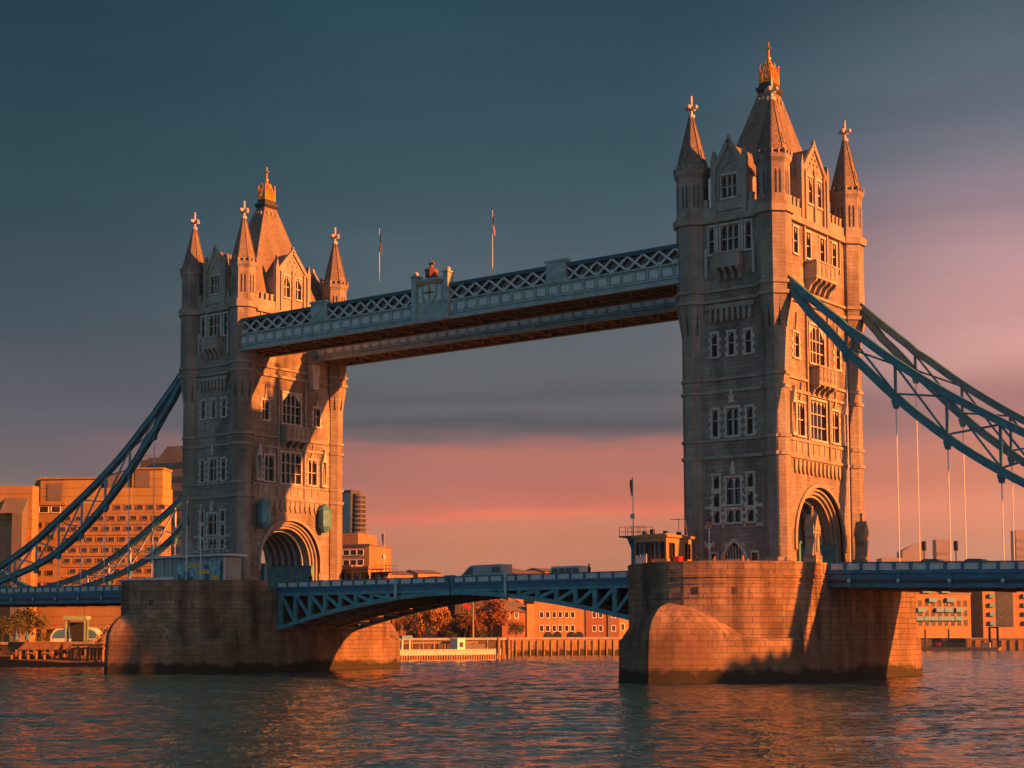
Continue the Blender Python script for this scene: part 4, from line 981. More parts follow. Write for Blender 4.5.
def railing(pts,z,h,label,name='railing'):
    b=Vector((pts[0][0],pts[0][1],z)); root=thing(name,b,label,'railing','terrace railings')
    mb=MB(); pan=MB()
    for (x0,y0),(x1,y1) in zip(pts[:-1],pts[1:]):
        L=math.hypot(x1-x0,y1-y0); n=max(1,round(L/1.5))
        for i in range(n+1):
            t=i/n; mb.tube((x0+(x1-x0)*t,y0+(y1-y0)*t,z),(x0+(x1-x0)*t,y0+(y1-y0)*t,z+h),.06,.06,6)
        mb.beam((x0,y0,z+h),(x1,y1,z+h),.08,.08); pan.beam((x0,y0,z+h*.5),(x1,y1,z+h*.5),.04,h*.72)
    mb.build('rail','palegrey',root,b); pan.build('infill','white',root,b)
def ell(a,k=.93): return pier_pt(a,k)
railing([ell(PI*t,.93) for t in (.95,.88,.82,.76,.70,.64)],12.25,.95,'white panelled railing on the near pier in front of the tan cabin')
railing([(-2.8,-12.4),(3.0,-12.4)],12.0,.8,'pale railing at the foot of the nearer tower')
railing([(TX[1]-8.6,-18.5),(TX[1]-3,-20.5),(TX[1]+4,-20.5)],12.2,.5,'low glass-panelled railing along the left pier by the kiosk')
# red kiosk box
x,y=-2.9,-17.0
solo(MB().box(x-.35,y-.35,11.2,x+.35,y+.35,12.95).box(x-.4,y-.4,12.95,x+.4,y+.4,13.08).box(x-.28,y-.39,11.6,x+.28,y-.35,12.8).box(x+.35,y-.28,11.6,x+.39,y+.28,12.8),'equipment_box','red',(x,y,11.2),'bright red equipment box against the tan cabin on the near pier','box')
def lamp_post(x,y,z,label):
    root=thing('street_lamp',(x,y,z),label,'street lamp'); off=root.location.copy()
    mb=MB().frus(x,y,z,z+1,.24,.18,8).tube((x,y,z+1),(x,y,z+4.6),.09,.07,8).frus(x,y,z+2.3,z+2.7,.12,.28,8).frus(x,y,z+2.7,z+3.0,.28,.1,8)
    mb.beam((x-.55,y,z+2.9),(x+.55,y,z+2.9),.09,.09); mb.beam((x-.5,y,z+2.5),(x-.5,y,z+3.2),.08,.08); mb.beam((x+.5,y,z+2.5),(x+.5,y,z+3.2),.08,.08)
    mb.build('post','palegrey',root,off)
    MB().frus(x,y,z+4.6,z+5.3,.22,.34,8).build('lantern','tan',root,off); MB().frus(x,y,z+5.3,z+5.55,.42,.12,8).tube((x,y,z+5.5),(x,y,z+6.1),.05,.02,6).build('lantern_cap','dark',root,off)
lamp_post(-.9,-13.8,11.6,'ornate pale lamp post standing before the nearer tower\'s doorway')
def gatepost(x,y,label):
    root=thing('stone_gatepost',(x,y,11.2),label,'gatepost','gabled stone gateposts'); off=root.location.copy()
    F=Fr((x+.55,y,0),(0,1,0),(1,0,0)); mb=MB()
    mb.box(x-.75,y-.75,11.2,x+.75,y+.75,13.2); mb.box(x-.55,y-.55,13.2,x+.55,y+.55,15.9)
    mb.fprism(F,[(-.75,15.9),(.75,15.9),(0,17.6)],-1.2,.1); mb.fprism(F,[(-.35,13.6),(.35,13.6),(.35,14.9),(0,15.5),(-.35,14.9)],0,.1)
    mb.frus(x,y,17.3,18.2,.2,.1,6).ball((x,y,18.35),.2,6,4)
    for s in (-1,1): mb.fprism(F,[(s*.55,13.2),(s*1.0,13.2),(s*.55,14.8)],-1.0,-.1); mb.fprism(F,[(s*.5,15.9),(s*.85,15.2),(s*.85,16.6)],-1.0,0)
    mb.build('shaft','turret',root,off); MB().fprism(F,[(-.24,13.75),(.24,13.75),(.24,14.85),(0,15.25),(-.24,14.85)],.1,.16).build('niche','string',root,off)
gatepost(8.0,-7.3,'gabled stone gatepost in front of the nearer arch, left side of the road')
gatepost(7.6,6.0,'gabled stone gatepost in front of the nearer arch, right side of the road')
# glass kiosk on the far pier
def kiosk():
    x0,x1,y0,y1,z,zr=-89.4,-73.6,-15.6,-11.9,11.2,15.5
    root=thing('visitor_kiosk',((x0+x1)/2,(y0+y1)/2,z),'glass-walled kiosk with flat railed roof and colourful poster, on the left pier','kiosk'); off=root.location.copy()
    mb=MB(); mb.box(x0+1.2,y0+.4,z,x1-.6,y1,z+.7)
    for i in range(9):
        x=x0+1.2+i*(x1-x0-1.8)/8; mb.box(x-.09,y0+.32,z,x+.09,y0+.5,zr)
    mb.build('frame','palegrey',root,off)
    MB().box(x0+1.3,y0+.5,z+.7,x1-.7,y1-.1,zr-.05).build('glass_wall','glassteal',root,off)
    MB().box(x0,y0-.5,zr,x1+.5,y1,zr+.32).build('roof','palegrey',root,off)
    mb=MB()
    for i in range(14):
        x=x0+.2+i*(x1-x0-.1)/13; mb.tube((x,y0-.35,zr+.3),(x,y0-.35,zr+1.5),.035,.035,5)
    for zz in (.6,.9,1.2,1.5): mb.tube((x0+.2,y0-.35,zr+zz),(x1+.1,y0-.35,zr+zz),.03,.03,5)
    mb.build('roof_railing','palegrey',root,off)
    # poster panels: blue picture, orange and yellow strips
    F=Fr((x0+6.0,y0+.3,0),(1,0,0),(0,-1,0))
    mb=MB().fbox(F,0,8.6,0,.06,11.9,14.9); p=mb.build('poster',mk('poster_blue',(.06,.22,.36),.5,.35,1.2,col2=(.25,.45,.5)),root,off)
    mb=MB(); 
    for a,b,c,d in ((2.2,5.0,14.1,14.6),(4.0,6.6,13.2,13.8),(6.9,8.3,12.1,13.0)): mb.fbox(F,a,b,.06,.075,c,d)
    mb.build('poster_strips',mk('poster_yellow',(.7,.4,.05),.5,.2,3),p,off)
    mb=MB(); 
    for a,b,d in ((.3,1.0,13.2),(1.0,1.6,12.7),(1.7,2.6,13.6),(2.7,3.4,12.9),(5.6,6.4,14.4)): mb.fbox(F,a,b,.06,.07,12.0,d)
    mb.build('poster_picture',mk('poster_dark',(.03,.09,.13),.5,.3,2),p,off)
kiosk()
flagpole(-79.6,-17.0,11.4,11.6,'flagpole with limp navy flag standing behind the kiosk poster','flagnavy',.08,.2)
flagpole(-77.3,-16.6,11.4,11.0,'slim flagpole closest to the kiosk\'s yellow poster strips','flagnavy',.07,.12)

# ================================================================ people
M['cloth_dark']=mk('dark_clothing',(.03,.03,.035),.9,.3,3); M['cloth_orange']=mk('orange_clothing',(.6,.2,.04),.9,.2,3); M['cloth_brown']=mk('brown_clothing',(.2,.1,.07),.9,.2,3); M['skin']=mk('skin',(.45,.28,.2),.6,.1,3); M['cloth_blue']=mk('blue_clothing',(.05,.08,.16),.9,.2,3)
def person(x,y,z,rz,cloth,label,sc_=1.0,walk=.12):
    me=bpy.data.meshes.new('person')
    j=[(0,0,.95),(0,0,1.2),(0,0,1.42),(0,0,1.52),(0,.02,1.66),(.1,0,.9),(.11,walk,.5),(.11,walk*.6,.06),(.11,walk*.6+.16,.03),(-.1,0,.9),(-.11,-walk*.5,.5),(-.11,-walk*1.4,.06),(-.11,-walk*1.4+.16,.03),(.2,0,1.4),(.25,-.03,1.12),(.24,.1,.9),(.23,.14,.81),(-.2,0,1.4),(-.25,-.03,1.12),(-.24,.1,.9),(-.23,.14,.81)]
    e=[(0,1),(1,2),(2,3),(3,4),(0,5),(5,6),(6,7),(7,8),(0,9),(9,10),(10,11),(11,12),(2,13),(13,14),(14,15),(15,16),(2,17),(17,18),(18,19),(19,20)]
    r=[.15,.14,.15,.06,.105,.1,.07,.05,.045,.1,.07,.05,.045,.065,.05,.04,.045,.065,.05,.04,.045]
    me.from_pydata([(a*sc_,b*sc_,c*sc_) for a,b,c in j],e,[])
    o=bpy.data.objects.new('person',me); COL.objects.link(o); o.location=(x,y,z); o.rotation_euler=(0,0,rz)
    md=o.modifiers.new('skin','SKIN')
    if me.skin_vertices:
        for i,v in enumerate(me.skin_vertices[0].data): v.radius=(r[i]*sc_,r[i]*sc_*.8); v.use_root=(i==0)
    o.modifiers.new('smooth','SUBSURF').levels=1; o.modifiers['smooth'].render_levels=1
    me.materials.append(M[cloth])
    tag(o,label,'person','people on the bridge')
    MB().ball((0,.03*sc_,1.67*sc_),.115*sc_,8,6,1.2).build('head','skin',o); MB().ball((0,.0,1.72*sc_),.122*sc_,8,5).build('hair','cloth_dark',o)
    return o
person(-1.9,-14.6,11.2,2.6,'cloth_brown','person in brown clothes by the lamp post on the near pier',1.15)
person(1.3,-16.6,11.2,.4,'cloth_orange','person in an orange jacket below the nearer tower\'s arched door',1.05)
person(2.3,-16.4,11.2,1.2,'cloth_dark','person in dark clothes right beside the orange jacket')
person(4.3,-16.0,11.2,2.0,'cloth_orange','person in orange at the parapet, right of the tower door',1.08)
person(-21.4,-6.4,11.3,PI/2,'cloth_dark','person in a dark coat on the lifting span near the right pier',1.05)
person(-66.5,-6.6,11.3,-PI/2,'cloth_dark','person in dark clothes against the lit turret of the left tower',1.05)
person(-69.6,-6.4,11.3,-PI/2,'cloth_blue','short person beside the left tower arch on the lifting span',.95)
person(-58.6,-6.0,11.3,PI/2,'cloth_blue','person walking on the lifting span in front of the low dark cabin')
person(-56.3,-6.5,11.3,PI/2,'cloth_dark','person following another past the low dark cabin')

# ================================================================ vehicles
def wheel(root,x,y,r,off,w=.24):
    t=MB().tube((x,y-w/2,r),(x,y+w/2,r),r,r,14).build('wheel','dark',root); MB().tube((x,y-w/2-.01,r),(x,y+w/2+.01,r),r*.55,r*.55,10).build('rim','palegrey',t)
def vehicle(name,x,y,z,rz,L,W,H,prof,wins,mat,label,cat,wr=.36,axles=(.18,.8)):
    "profile runs from nose (x=0) to tail (x=L)"
    root=thing(name,(x,y,z),label,cat,None,rz); F=Fr((0,0,0),(1,0,0),(0,-1,0))
    mb=MB(); mb.fprism(F,[(a-L/2,b) for a,b in prof],-W/2,W/2); o=mb.build('body',mat,root)
    bv=o.modifiers.new('bevel','BEVEL'); bv.width=.07; bv.segments=2; bv.limit_method='ANGLE'
    for poly in wins:
        for s in (-1,1): MB().fprism(F,[(a-L/2,b) for a,b in poly],s*(W/2-.01),s*(W/2+.025)).build('side_window','glass',root)
    a,b=prof[wsi(prof)],prof[wsi(prof)+1]
    c0=Vector((a[0]-L/2,0,a[1])); c1=Vector((b[0]-L/2,0,b[1])); n=Vector((-(b[1]-a[1]),0,(b[0]-a[0]))).normalized()
    q0=c0.lerp(c1,.1)+n*.02; q1=c0.lerp(c1,.9)+n*.02; hw=W/2-.15
    MB().hexa([q0+Vector((0,-hw,0)),q0+Vector((0,hw,0)),q1+Vector((0,hw,0)),q1+Vector((0,-hw,0)),*[p-n*.03 for p in (q0+Vector((0,-hw,0)),q0+Vector((0,hw,0)),q1+Vector((0,hw,0)),q1+Vector((0,-hw,0)))]]).build('windscreen','glass',root)
    for t in axles:
        for s in (-1,1): wheel(root,-L/2+L*t,s*(W/2-.1),wr,0)
    for s in (-1,1):
        MB().box(-L/2-.03,s*W*.36-.14,.62,-L/2+.06,s*W*.36+.14,.82).build('headlight','white',root); MB().box(L/2-.05,s*W*.4-.08,.7,L/2+.03,s*W*.4+.08,1.0).build('tail_light','red',root)
    return root
def wsi(p): return max(range(1,len(p)-2),key=lambda i:(p[i+1][1]-p[i][1]) if p[i+1][0]>=p[i][0] and p[i][1]>.6 else -9)
vanp=[(0,.35),(0,1.0),(.25,1.15),(1.2,1.45),(2.5,2.55),(3.0,2.7),(7.9,2.75),(8.0,.35)]
M['vangrey']=mk('van_paint',(.30,.36,.40),.35,.06,1); M['carblack']=mk('black_car_paint',(.02,.022,.028),.25,.1,1); M['carsilver']=mk('silver_car_paint',(.35,.37,.38),.3,.06,1,metal=.4)
vehicle('delivery_van',-44.2,2.6,11.26,0,8.0,2.3,2.75,vanp,[[(1.6,1.5),(2.55,2.35),(3.2,2.45),(3.2,1.5)],[(6.3,1.7),(6.3,2.4),(7.6,2.4),(7.6,1.7)]],'vangrey','large pale grey van with sloping front on the middle of the lifting span','van',.42,(.17,.78))
busp=[(0,.35),(0,1.05),(.1,1.15),(.45,2.05),(.8,2.2),(4.9,2.2),(5.1,.35)]
vehicle('minibus',-30.6,2.6,11.26,0,5.1,2.0,2.2,busp,[[(.7+i*1.05,1.35),(.7+i*1.05,1.95),(1.6+i*1.05,1.95),(1.6+i*1.05,1.35)] for i in range(4)],'carsilver','grey minibus with dark windows behind the parapet of the lifting span','minibus',.36)
carp=[(0,.3),(0,.72),(1.1,.92),(1.9,1.42),(3.3,1.46),(4.1,1.0),(4.4,.9),(4.4,.3)]
carw=[[(1.45,.98),(1.95,1.34),(2.55,1.37),(2.55,.98)],[(2.65,.98),(2.65,1.37),(3.25,1.36),(3.8,1.0)]]
vehicle('parked_car',-18.4,2.6,11.26,0,4.4,1.75,1.46,carp,carw,'carsilver','car roof showing above the parapet where the lifting span meets the right pier','car')
vehicle('parked_car',-53.0,2.8,11.26,0,4.4,1.75,1.46,carp,carw,'carblack','dark car left of the large grey van on the lifting span','car')
vehicle('parked_car',19.8,-2.4,11.05,PI,4.4,1.8,1.62,[(a,b*1.1) for a,b in carp],[[(a,b*1.1) for a,b in w] for w in carw],'carblack','black car on the right-hand deck, just past the traffic signals','car')
vehicle('parked_car',24.6,-2.6,10.95,PI,4.4,1.8,1.6,[(a,b*1.08) for a,b in carp],[[(a,b*1.08) for a,b in w] for w in carw],'carblack','second black car on the right-hand deck, towards the picture\'s right edge','car')
def traffic_light(x,y,z,label):
    root=thing('traffic_signal',(x,y,z),label,'traffic signal','traffic signals on the bridge')
    MB().tube((0,0,0),(0,0,2.4),.06,.06,6).build('post','dark',root)
    h=MB().box(-.17,-.15,2.3,.17,.15,3.2).box(-.2,.13,2.25,.2,.16,3.25).build('signal_head','dark',root)
    for i in range(3):
        zz=2.46+i*.28; MB().tube((0,-.15,zz),(0,-.19,zz),.1,.1,10).build('lens','dark',h); MB().box(-.13,-.3,zz+.09,.13,-.15,zz+.12).build('hood','dark',h)
traffic_light(20.0,-6.2,11.1,'black traffic signal on the right-hand deck, the one closest to the tower')
traffic_light(23.4,-6.2,11.0,'black traffic signal on the right-hand deck, above the black cars')
# ================================================================ the banks and the city beyond
M['brick_orange']=stone('warm_brick',(.37,.185,.075),(.31,.155,.065),(.34,.24,.15),.6,.25,stain=.12,bump=.2)
M['brick_yellow']=stone('yellow_stock_brick',(.38,.22,.065),(.33,.19,.055),(.34,.26,.16),.6,.25,stain=.12,bump=.2)
M['brick_red']=stone('red_brick',(.25,.10,.07),(.21,.085,.06),(.2,.13,.1),.6,.25,stain=.12,bump=.2)
M['concrete']=stone('ribbed_concrete',(.34,.205,.085),(.315,.19,.08),(.23,.14,.06),40,1.85,stain=.1,bump=.25,mort=.12)
M['greyclad']=stone('grey_cladding',(.17,.15,.13),(.15,.135,.12),(.10,.09,.08),3,1.2,stain=.1,bump=.2)
M['rooflead']=mk('lead_roof',(.16,.13,.12),.7,.2,.3)
M['bluegreen']=mk('balcony_turquoise',(.012,.21,.36),.5,.12,1)
M['hazegrey']=mk('haze_faded_cladding',(.30,.27,.25),.7,.08,.02)  # haze fading put into the cladding colour
M['yellowlitconc']=stone('yellow_lit_concrete',(.40,.265,.075),(.37,.24,.07),(.26,.17,.05),40,1.85,stain=.1,bump=.25,mort=.12)  # ribbed concrete with a yellower cast of light put into its colour
def facade(u0,f0,u1,f1,z=3.6):
    a=P(u0,620,f0); b=P(u1,620,f1); a.z=b.z=0; U=(b-a); W=U.length; U=U.normalized(); N=Vector((U.y,-U.x,0))
    return Fr(a,U,N),W
def zv(u,v,f): return P(u,v,f).z
def blockm(mb,F,u0,u1,dep,z0,z1): return mb.fbox(F,u0,u1,-dep,0,z0,z1)
def far_windows(root,F,spots,w,h,off,frame='white',pane='glass',d=0,fr=.14):
    "same window repeated: a frame mesh and its pane, copied"
    o0=p0=None
    G=Fr((0,0,0),F.U,F.N)
    for i,(u,z) in enumerate(spots):
        loc=F.pt(u,d,z)-Vector(off)
        if o0 is None:
            mb=MB(); mb.fbox(G,-w/2-fr,-w/2,-.05,.12,-fr,h+fr); mb.fbox(G,w/2,w/2+fr,-.05,.12,-fr,h+fr); mb.fbox(G,-w/2,w/2,-.05,.12,h,h+fr); mb.fbox(G,-w/2,w/2,-.05,.16,-fr,0)
            o0=mb.build('window',frame,root); p0=MB().fbox(G,-w/2,w/2,-.05,.03,0,h).build('pane',pane,o0); o=o0
        else:
            o=o0.copy(); COL.objects.link(o); p=p0.copy(); COL.objects.link(p); p.parent=o
        o.location=loc
# ---- riverside hotel at the left
def hotel():
    F,W=facade(8,347,161,344); root=thing('hotel_building',F.pt(W/2,0,3.6),'stepped orange hotel block with many small dark windows, left of the far tower','hotel'); off=root.location.copy()
    U=lambda u: W*(u-8)/153
    Z=lambda v: zv(90,v,345.5)
    mb=MB(); blockm(mb,F,U(10),U(160),7,3.6,Z(505)); mb.build('wall','concrete',root,off); mb=MB(); blockm(mb,F,U(97.1),U(161),7,Z(505),Z(488)); blockm(mb,F,U(62),U(97),6.5,Z(505),Z(479)); blockm(mb,F,U(130),U(161),6,Z(488),Z(470)); mb.build('upper_storeys','yellowlitconc',root,off); mb=MB(); blockm(mb,F,U(38),U(62),6.4,Z(505),Z(480)); mb.build('upper_wing','concrete',root,off)
    mb=MB(); mb.fbox(F,U(39),U(98),-6.9,.3,Z(479),Z(477.5)); mb.fbox(F,U(12),U(64),-6.5,.35,Z(505),Z(502)); mb.fbox(F,U(129),U(162),-6.2,.3,Z(470),Z(468.5)); mb.build('parapet','concrete',root,off)
    # recessed stair bays
    for a,b,c,d in ((45,60,500,483),(133,148,488,471)):
        MB().fbox(F,U(a),U(b),0,.12,Z(c),Z(d)).build('stair_bay','greyclad',root,off)
    MB().fbox(F,U(105),U(128),-6,-.4,Z(488),Z(473)).build('plant_room','greyclad',root,off)
    spots=[]
    for r in range(9):
        v=591.5-10.55*r
        for k in range(10):
            u=61+k*11-(r*0)+ (5 if r%2 else 0)
            if r<3 and u<66: continue
            if u>160 or (r==8 and u<100): continue
            spots.append((U(u),Z(v+2.5)))
    far_windows(root,F,spots[:88],1.35,.8,off,'concrete',fr=.12)
    for r in range(8): MB().fbox(F,U(62),U(159),0,.18,Z(598-10.55*r)-.12,Z(598-10.55*r)+.12).build('floor_band','concrete',root,off)
    spots2=[(U(u),Z(v)) for v in (527,539,551,563,575,587) for u in (37,49)]
    far_windows(root,F,spots2,1.5,1.0,off,'concrete',fr=.1)
    # lower front wing with slanted glass roof
    F2,W2=facade(-70,340,30,338); mb=MB(); blockm(mb,F2,0,W2,3.5,3.6,zv(0,486,339)); mb.build('side_wing','concrete',root,off)
    U2=lambda u:W2*(u+70)/100
    mb=MB(); mb.fbox(F2,U2(-40),U2(27),.0,.2,zv(0,600,339),zv(0,527,339)); mb.build('glazed_stair',mk('bronze_glass',(.30,.13,.05),.3,.3,.4),root,off)
    mb=MB(); mb.fbox(F2,U2(16),U2(26),0,3.2,3.6,zv(0,514,338)); mb.fprism(Fr(F2.pt(U2(26),0,0),F2.N,F2.U),[(0,zv(0,514,338)),(3.2,zv(0,514,338)),(0,zv(0,498,338))],-5,0); mb.build('buttress','greyclad',root,off)
    mb=MB(); mb.fprism(F,[(U(20),Z(502)),(U(44),Z(502)),(U(40),Z(476)),(U(34),Z(476))],-9,-1); mb.build('ramp_roof','concrete',root,off)
    sp=[(U(u),Z(v)) for v in (512,) for u in (18,30,42,54)]
    far_windows(root,F,sp,1.9,1.3,off,'white')
    # ground floor glazing
    for k in range(6): MB().fbox(F,U(12+k*18),U(24+k*18),0,.1,4.0,6.4).build('shopfront','glass',root,off)
hotel()
def tower_block():
    F,W=facade(138,420,186,415); root=thing('office_block',F.pt(W/2,0,3.6),'dark grey stepped block rising behind the hotel, beside the far tower','office block'); off=root.location.copy()
    U=lambda u:W*(u-138)/48; Z=lambda v:zv(160,v,417)
    mb=MB(); blockm(mb,F,U(138),W,24,3.6,Z(459)); blockm(mb,F,U(146),W,20,Z(459),Z(457)); mb.build('wall','greyclad',root,off)
    mb=MB(); mb.fprism(F,[(U(154),Z(457)),(W,Z(457)),(W,Z(446)),(U(163),Z(446))],-16,-1); mb.build('roof','rooflead',root,off)
    MB().fbox(F,U(180),W,-6,-1.5,Z(446),Z(432)).build('chimney','greyclad',root,off)
    for r in range(9): MB().fbox(F,U(150),U(184),0,.15,Z(468+r*14),Z(463+r*14)).build('window_strip','glass',root,off)
    for v in (457,): 
        mb=MB()
        for k in range(9): mb.tube(F.pt(U(140+k*1.6),-.4,Z(459)),F.pt(U(140+k*1.6),-.4,Z(454.5)),.06,.06,5)
        mb.beam(F.pt(U(140),-.4,Z(454.7)),F.pt(U(153),-.4,Z(454.7)),.08,.08); mb.build('roof_railing','dark',root,off)
tower_block()
def balcony_tower():
    F,W=facade(331,420,364,414); root=thing('apartment_tower',F.pt(W/2,0,3.6),'dark glass apartment tower with curved balconies, right behind the far tower','apartment tower'); off=root.location.copy()
    U=lambda u:W*(u-331)/33; Z=lambda v:zv(350,v,417)
    c=F.pt(U(352),-2.6,0)
    mb=MB(); mb.fbox(F,U(335),U(350.5),-4,0,3.6,Z(490)); mb.build('wall',mk('slate_cladding',(.06,.07,.08),.5,.15,.3),root,off)
    MB().fbox(F,U(343),U(350),0,.1,Z(545),Z(493)).build('glazing','glassteal',root,off)
    MB().tube((c.x,c.y,3.6),(c.x,c.y,Z(494)),2.0,1.8,20).build('stair_drum','glass',root,off)
    for r in range(11):
        z=Z(543-r*4.7); MB().tube((c.x,c.y,z),(c.x,c.y,z+.45),2.45-.06*r,2.45-.06*r,20).build('balcony','greyclad',root,off)
balcony_tower()
def simple_building(name,u0,f0,u1,f1,vtop,dep,wall,label,cat,rows=(),cols=(),ww=1,wh=1.5,frame='white',roof=None,roofh=0,group=None,z0=3.6,extra=None,arched=False,hip=False):
    F,W=facade(u0,f0,u1,f1); root=thing(name,F.pt(W/2,0,z0),label,cat,group); off=root.location.copy()
    fm=(f0+f1)/2; um=(u0+u1)/2; zt=zv(um,vtop,fm); U=lambda u:W*(u-u0)/(u1-u0); Z=lambda v:zv(um,v,fm)
    mb=MB(); blockm(mb,F,0,W,dep,z0,zt); mb.build('wall',wall,root,off)
    if rows: far_windows(root,F,[(U(c),Z(r)) for r in rows for c in cols],ww,wh,off,frame)
    if roof=='flat': MB().fbox(F,-.25,W+.25,-dep-.2,.25,zt,zt+.5).build('roof',M['rooflead'],root,off)
    if roof=='pitch':
        mb=MB(); h=roofh; i=min(W*.2,dep*.4) if hip else 0
        p=[F.pt(-.5,.5,zt),F.pt(W+.5,.5,zt),F.pt(W+.5,-dep-.5,zt),F.pt(-.5,-dep-.5,zt),F.pt(i,-dep/2,zt+h),F.pt(W-i,-dep/2,zt+h)]
        mb.add(p,[(0,1,5,4),(2,3,4,5),(1,2,5),(3,0,4),(0,3,2,1)]); mb.build('roof','rooflead',root,off)
    if extra: extra(root,F,W,U,Z,off,zt)
    return root
# orange block with white windows between the far tower and the mast
simple_building('apartment_block',333,395,369,392,546,14,'brick_orange','low orange brick block with pale windows, seen just right of the far tower','apartment block',(555,565,574),(346,353,360),1.6,1.2,'white','flat',z0=3.6,
   extra=lambda r,F,W,U,Z,o,zt: MB().fbox(F,0,U(357),-12,-.5,zt+.5,Z(533)).build('upper_storey','brick_orange',r,o))
# warehouses on the far quay
def arches(r,F,W,U,Z,o,zt):
    for c in (548,557,571,579):
        mb=MB(); mb.fprism(F,[(U(c)-1.1,4.0),(U(c)-1.1,4.9),(U(c)-.6,5.4),(U(c),5.6),(U(c)+.6,5.4),(U(c)+1.1,4.9),(U(c)+1.1,4.0)],0,.06); mb.build('arched_opening','glass',r,o)
    MB().fbox(F,0,W,0,.2,Z(602),Z(601)).build('cornice','brick_yellow',r,o)
simple_building('warehouse',534,396,585,398,597,16,'brick_yellow','yellow brick warehouse with white-framed windows and arched ground floor, beyond the lifting span','warehouse',(617.5,631),(541.5,547.5,554,560,566.5,572.5),.85,1.35,'white','flat',group='quayside warehouses',extra=arches)
simple_building('warehouse',585,398,619,400,600,15,'brick_red','dark red brick warehouse between the two yellow ones','warehouse',(617.5,631),(594,600.5,613.5),.9,1.3,'white','flat',group='quayside warehouses',
   extra=lambda r,F,W,U,Z,o,zt:[MB().fbox(F,U(607.5),U(611),0,.3,3.6,zt).build('dark_bay','greyclad',r,o), MB().fbox(F,U(585.5),U(587),0,.25,3.6,zt).build('drainpipe','brick_red',r,o)])
simple_building('warehouse',619,400,660,404,598,15,'brick_yellow','yellow brick warehouse partly hidden by the near right pier','warehouse',(617.5,630),(622.5,632,642),.9,1.5,'white','flat',group='quayside warehouses')
simple_building('inn_building',502,390,534,395,612,12,'brick_red','dark brick inn with grey hipped roof and white windows, left of the yellow warehouse','inn',(618,),(508,516,528,532),1.0,1.3,'white','pitch',3.4,hip=True,
   extra=lambda r,F,W,U,Z,o,zt:[MB().fbox(F,U(526),W+.05,0,.4,3.6,Z(604)).build('end_bay','brick_orange',r,o),MB().fbox(F,U(519),U(523),-7,-5,zt+1,zt+4.6).build('chimney','brick_red',r,o)])
simple_building('townhouse',455,420,500,426,600,12,'shadewall','grey house in shade between the autumn trees','house',(612,624),(461,467,490),1.0,1.5,'greyclad','pitch',3,hip=True)
simple_building('townhouse',392,392,425,396,612,12,'brick_red','reddish brick house behind bare trees, right of the left pier','house',(620,630),(399,407,415),1.0,1.3,'greyclad','flat')
# roofs showing above the roadway
for (u0,u1,v,f,w,lab) in ((388,413,573,560,'brick_orange','pale terracotta roofline just right of the thin mast'),(418,441,572,620,'tan','small pale flat roof left of the grey van'),(512,524,569,600,'brick_red','small brown rooftop box right of the grey van'),(516,545,572.5,560,'brick_orange','long terracotta roof right of the grey van'),(545,560,570,640,'brick_red','brown pitched rooftop beside the minibus')):
    simple_building('distant_house',u0,f,u1,f+6,v+1.5,14,w,lab,'house',roof='pitch',roofh=1.6,group='roofs beyond the lifting span')
# quay wall with timber fenders
def quay(u0,f0,u1,f1,z1,label,mat='brick_yellow',step=3.0,cap=.5):
    F,W=facade(u0,f0,u1,f1); root=thing('river_wall',F.pt(W/2,0,0),label,'river wall','river walls'); off=root.location.copy()
    MB().fbox(F,0,W,-2.5,0,-2,z1).build('masonry',mat,root,off); MB().fbox(F,0,W,-2.6,.2,z1,z1+cap).build('coping','string',root,off)
    n=int(W/step)
    for i in range(min(n,60)): 
        u=(i+.5)*W/n; MB().fbox(F,u-.14,u+.14,0,.3,-1,z1-.2).build('fender','timber',root,off)
quay(505,379,664,391,3.7,'yellow river wall with timber fenders below the warehouses','quaybrick',1.7)
quay(-60,288,112,286,3.4,'river wall coloured as if in shade, behind the timber jetty at the left','shadewall')
quay(300,341,512,378,3.7,'river wall behind the moored pontoon',mat='shadewall')
quay(962,468,1180,459,3.0,'stone river wall below the U-shaped orange block at the right','brick_orange',2.4)
quay(800,534,964,469,2.9,'low river wall in front of the flats with turquoise balconies','greyclad')
# ---- right bank
def flats(r,F,W,U,Z,o,zt):
    for v,us in ((592,(925,944)),(601,(931,949)),(611,(920,938,947,958)),(619.5,(918,925,933,940,948,957))):
        for u in us:
            m=MB(); m.fbox(F,U(u)-1.6,U(u)+1.6,0,1.1,Z(v+1),Z(v+1)+.2); m.fbox(F,U(u)-1.6,U(u)+1.6,1.0,1.1,Z(v+1)+.2,Z(v+1)+1.25); m.fbox(F,U(u)-1.6,U(u)-1.5,0,1.0,Z(v+1)+.2,Z(v+1)+1.25); m.fbox(F,U(u)+1.5,U(u)+1.6,0,1.0,Z(v+1)+.2,Z(v+1)+1.25); m.build('balcony','bluegreen',r,o)
    MB().fbox(F,U(905),U(946),-10,-.4,zt+.5,zt+2.6).build('attic','rooflead',r,o)
simple_building('riverside_flats',898,496,971,508,594,16,'brick_orange','orange brick flats with rows of turquoise balconies, right of the near pier','flats',(606,616,625.5),(920,926.5,933,939.5,946,952.5,959,965.5),1.1,1.7,'greyclad','flat',extra=flats,z0=3.0)
simple_building('glass_block',968,585,988,587,586,18,'greyclad','narrow dark glass block between two orange buildings at the right','office block',(598,610,622),(973,979,984),2.0,3.4,'dark','flat',z0=3.0)
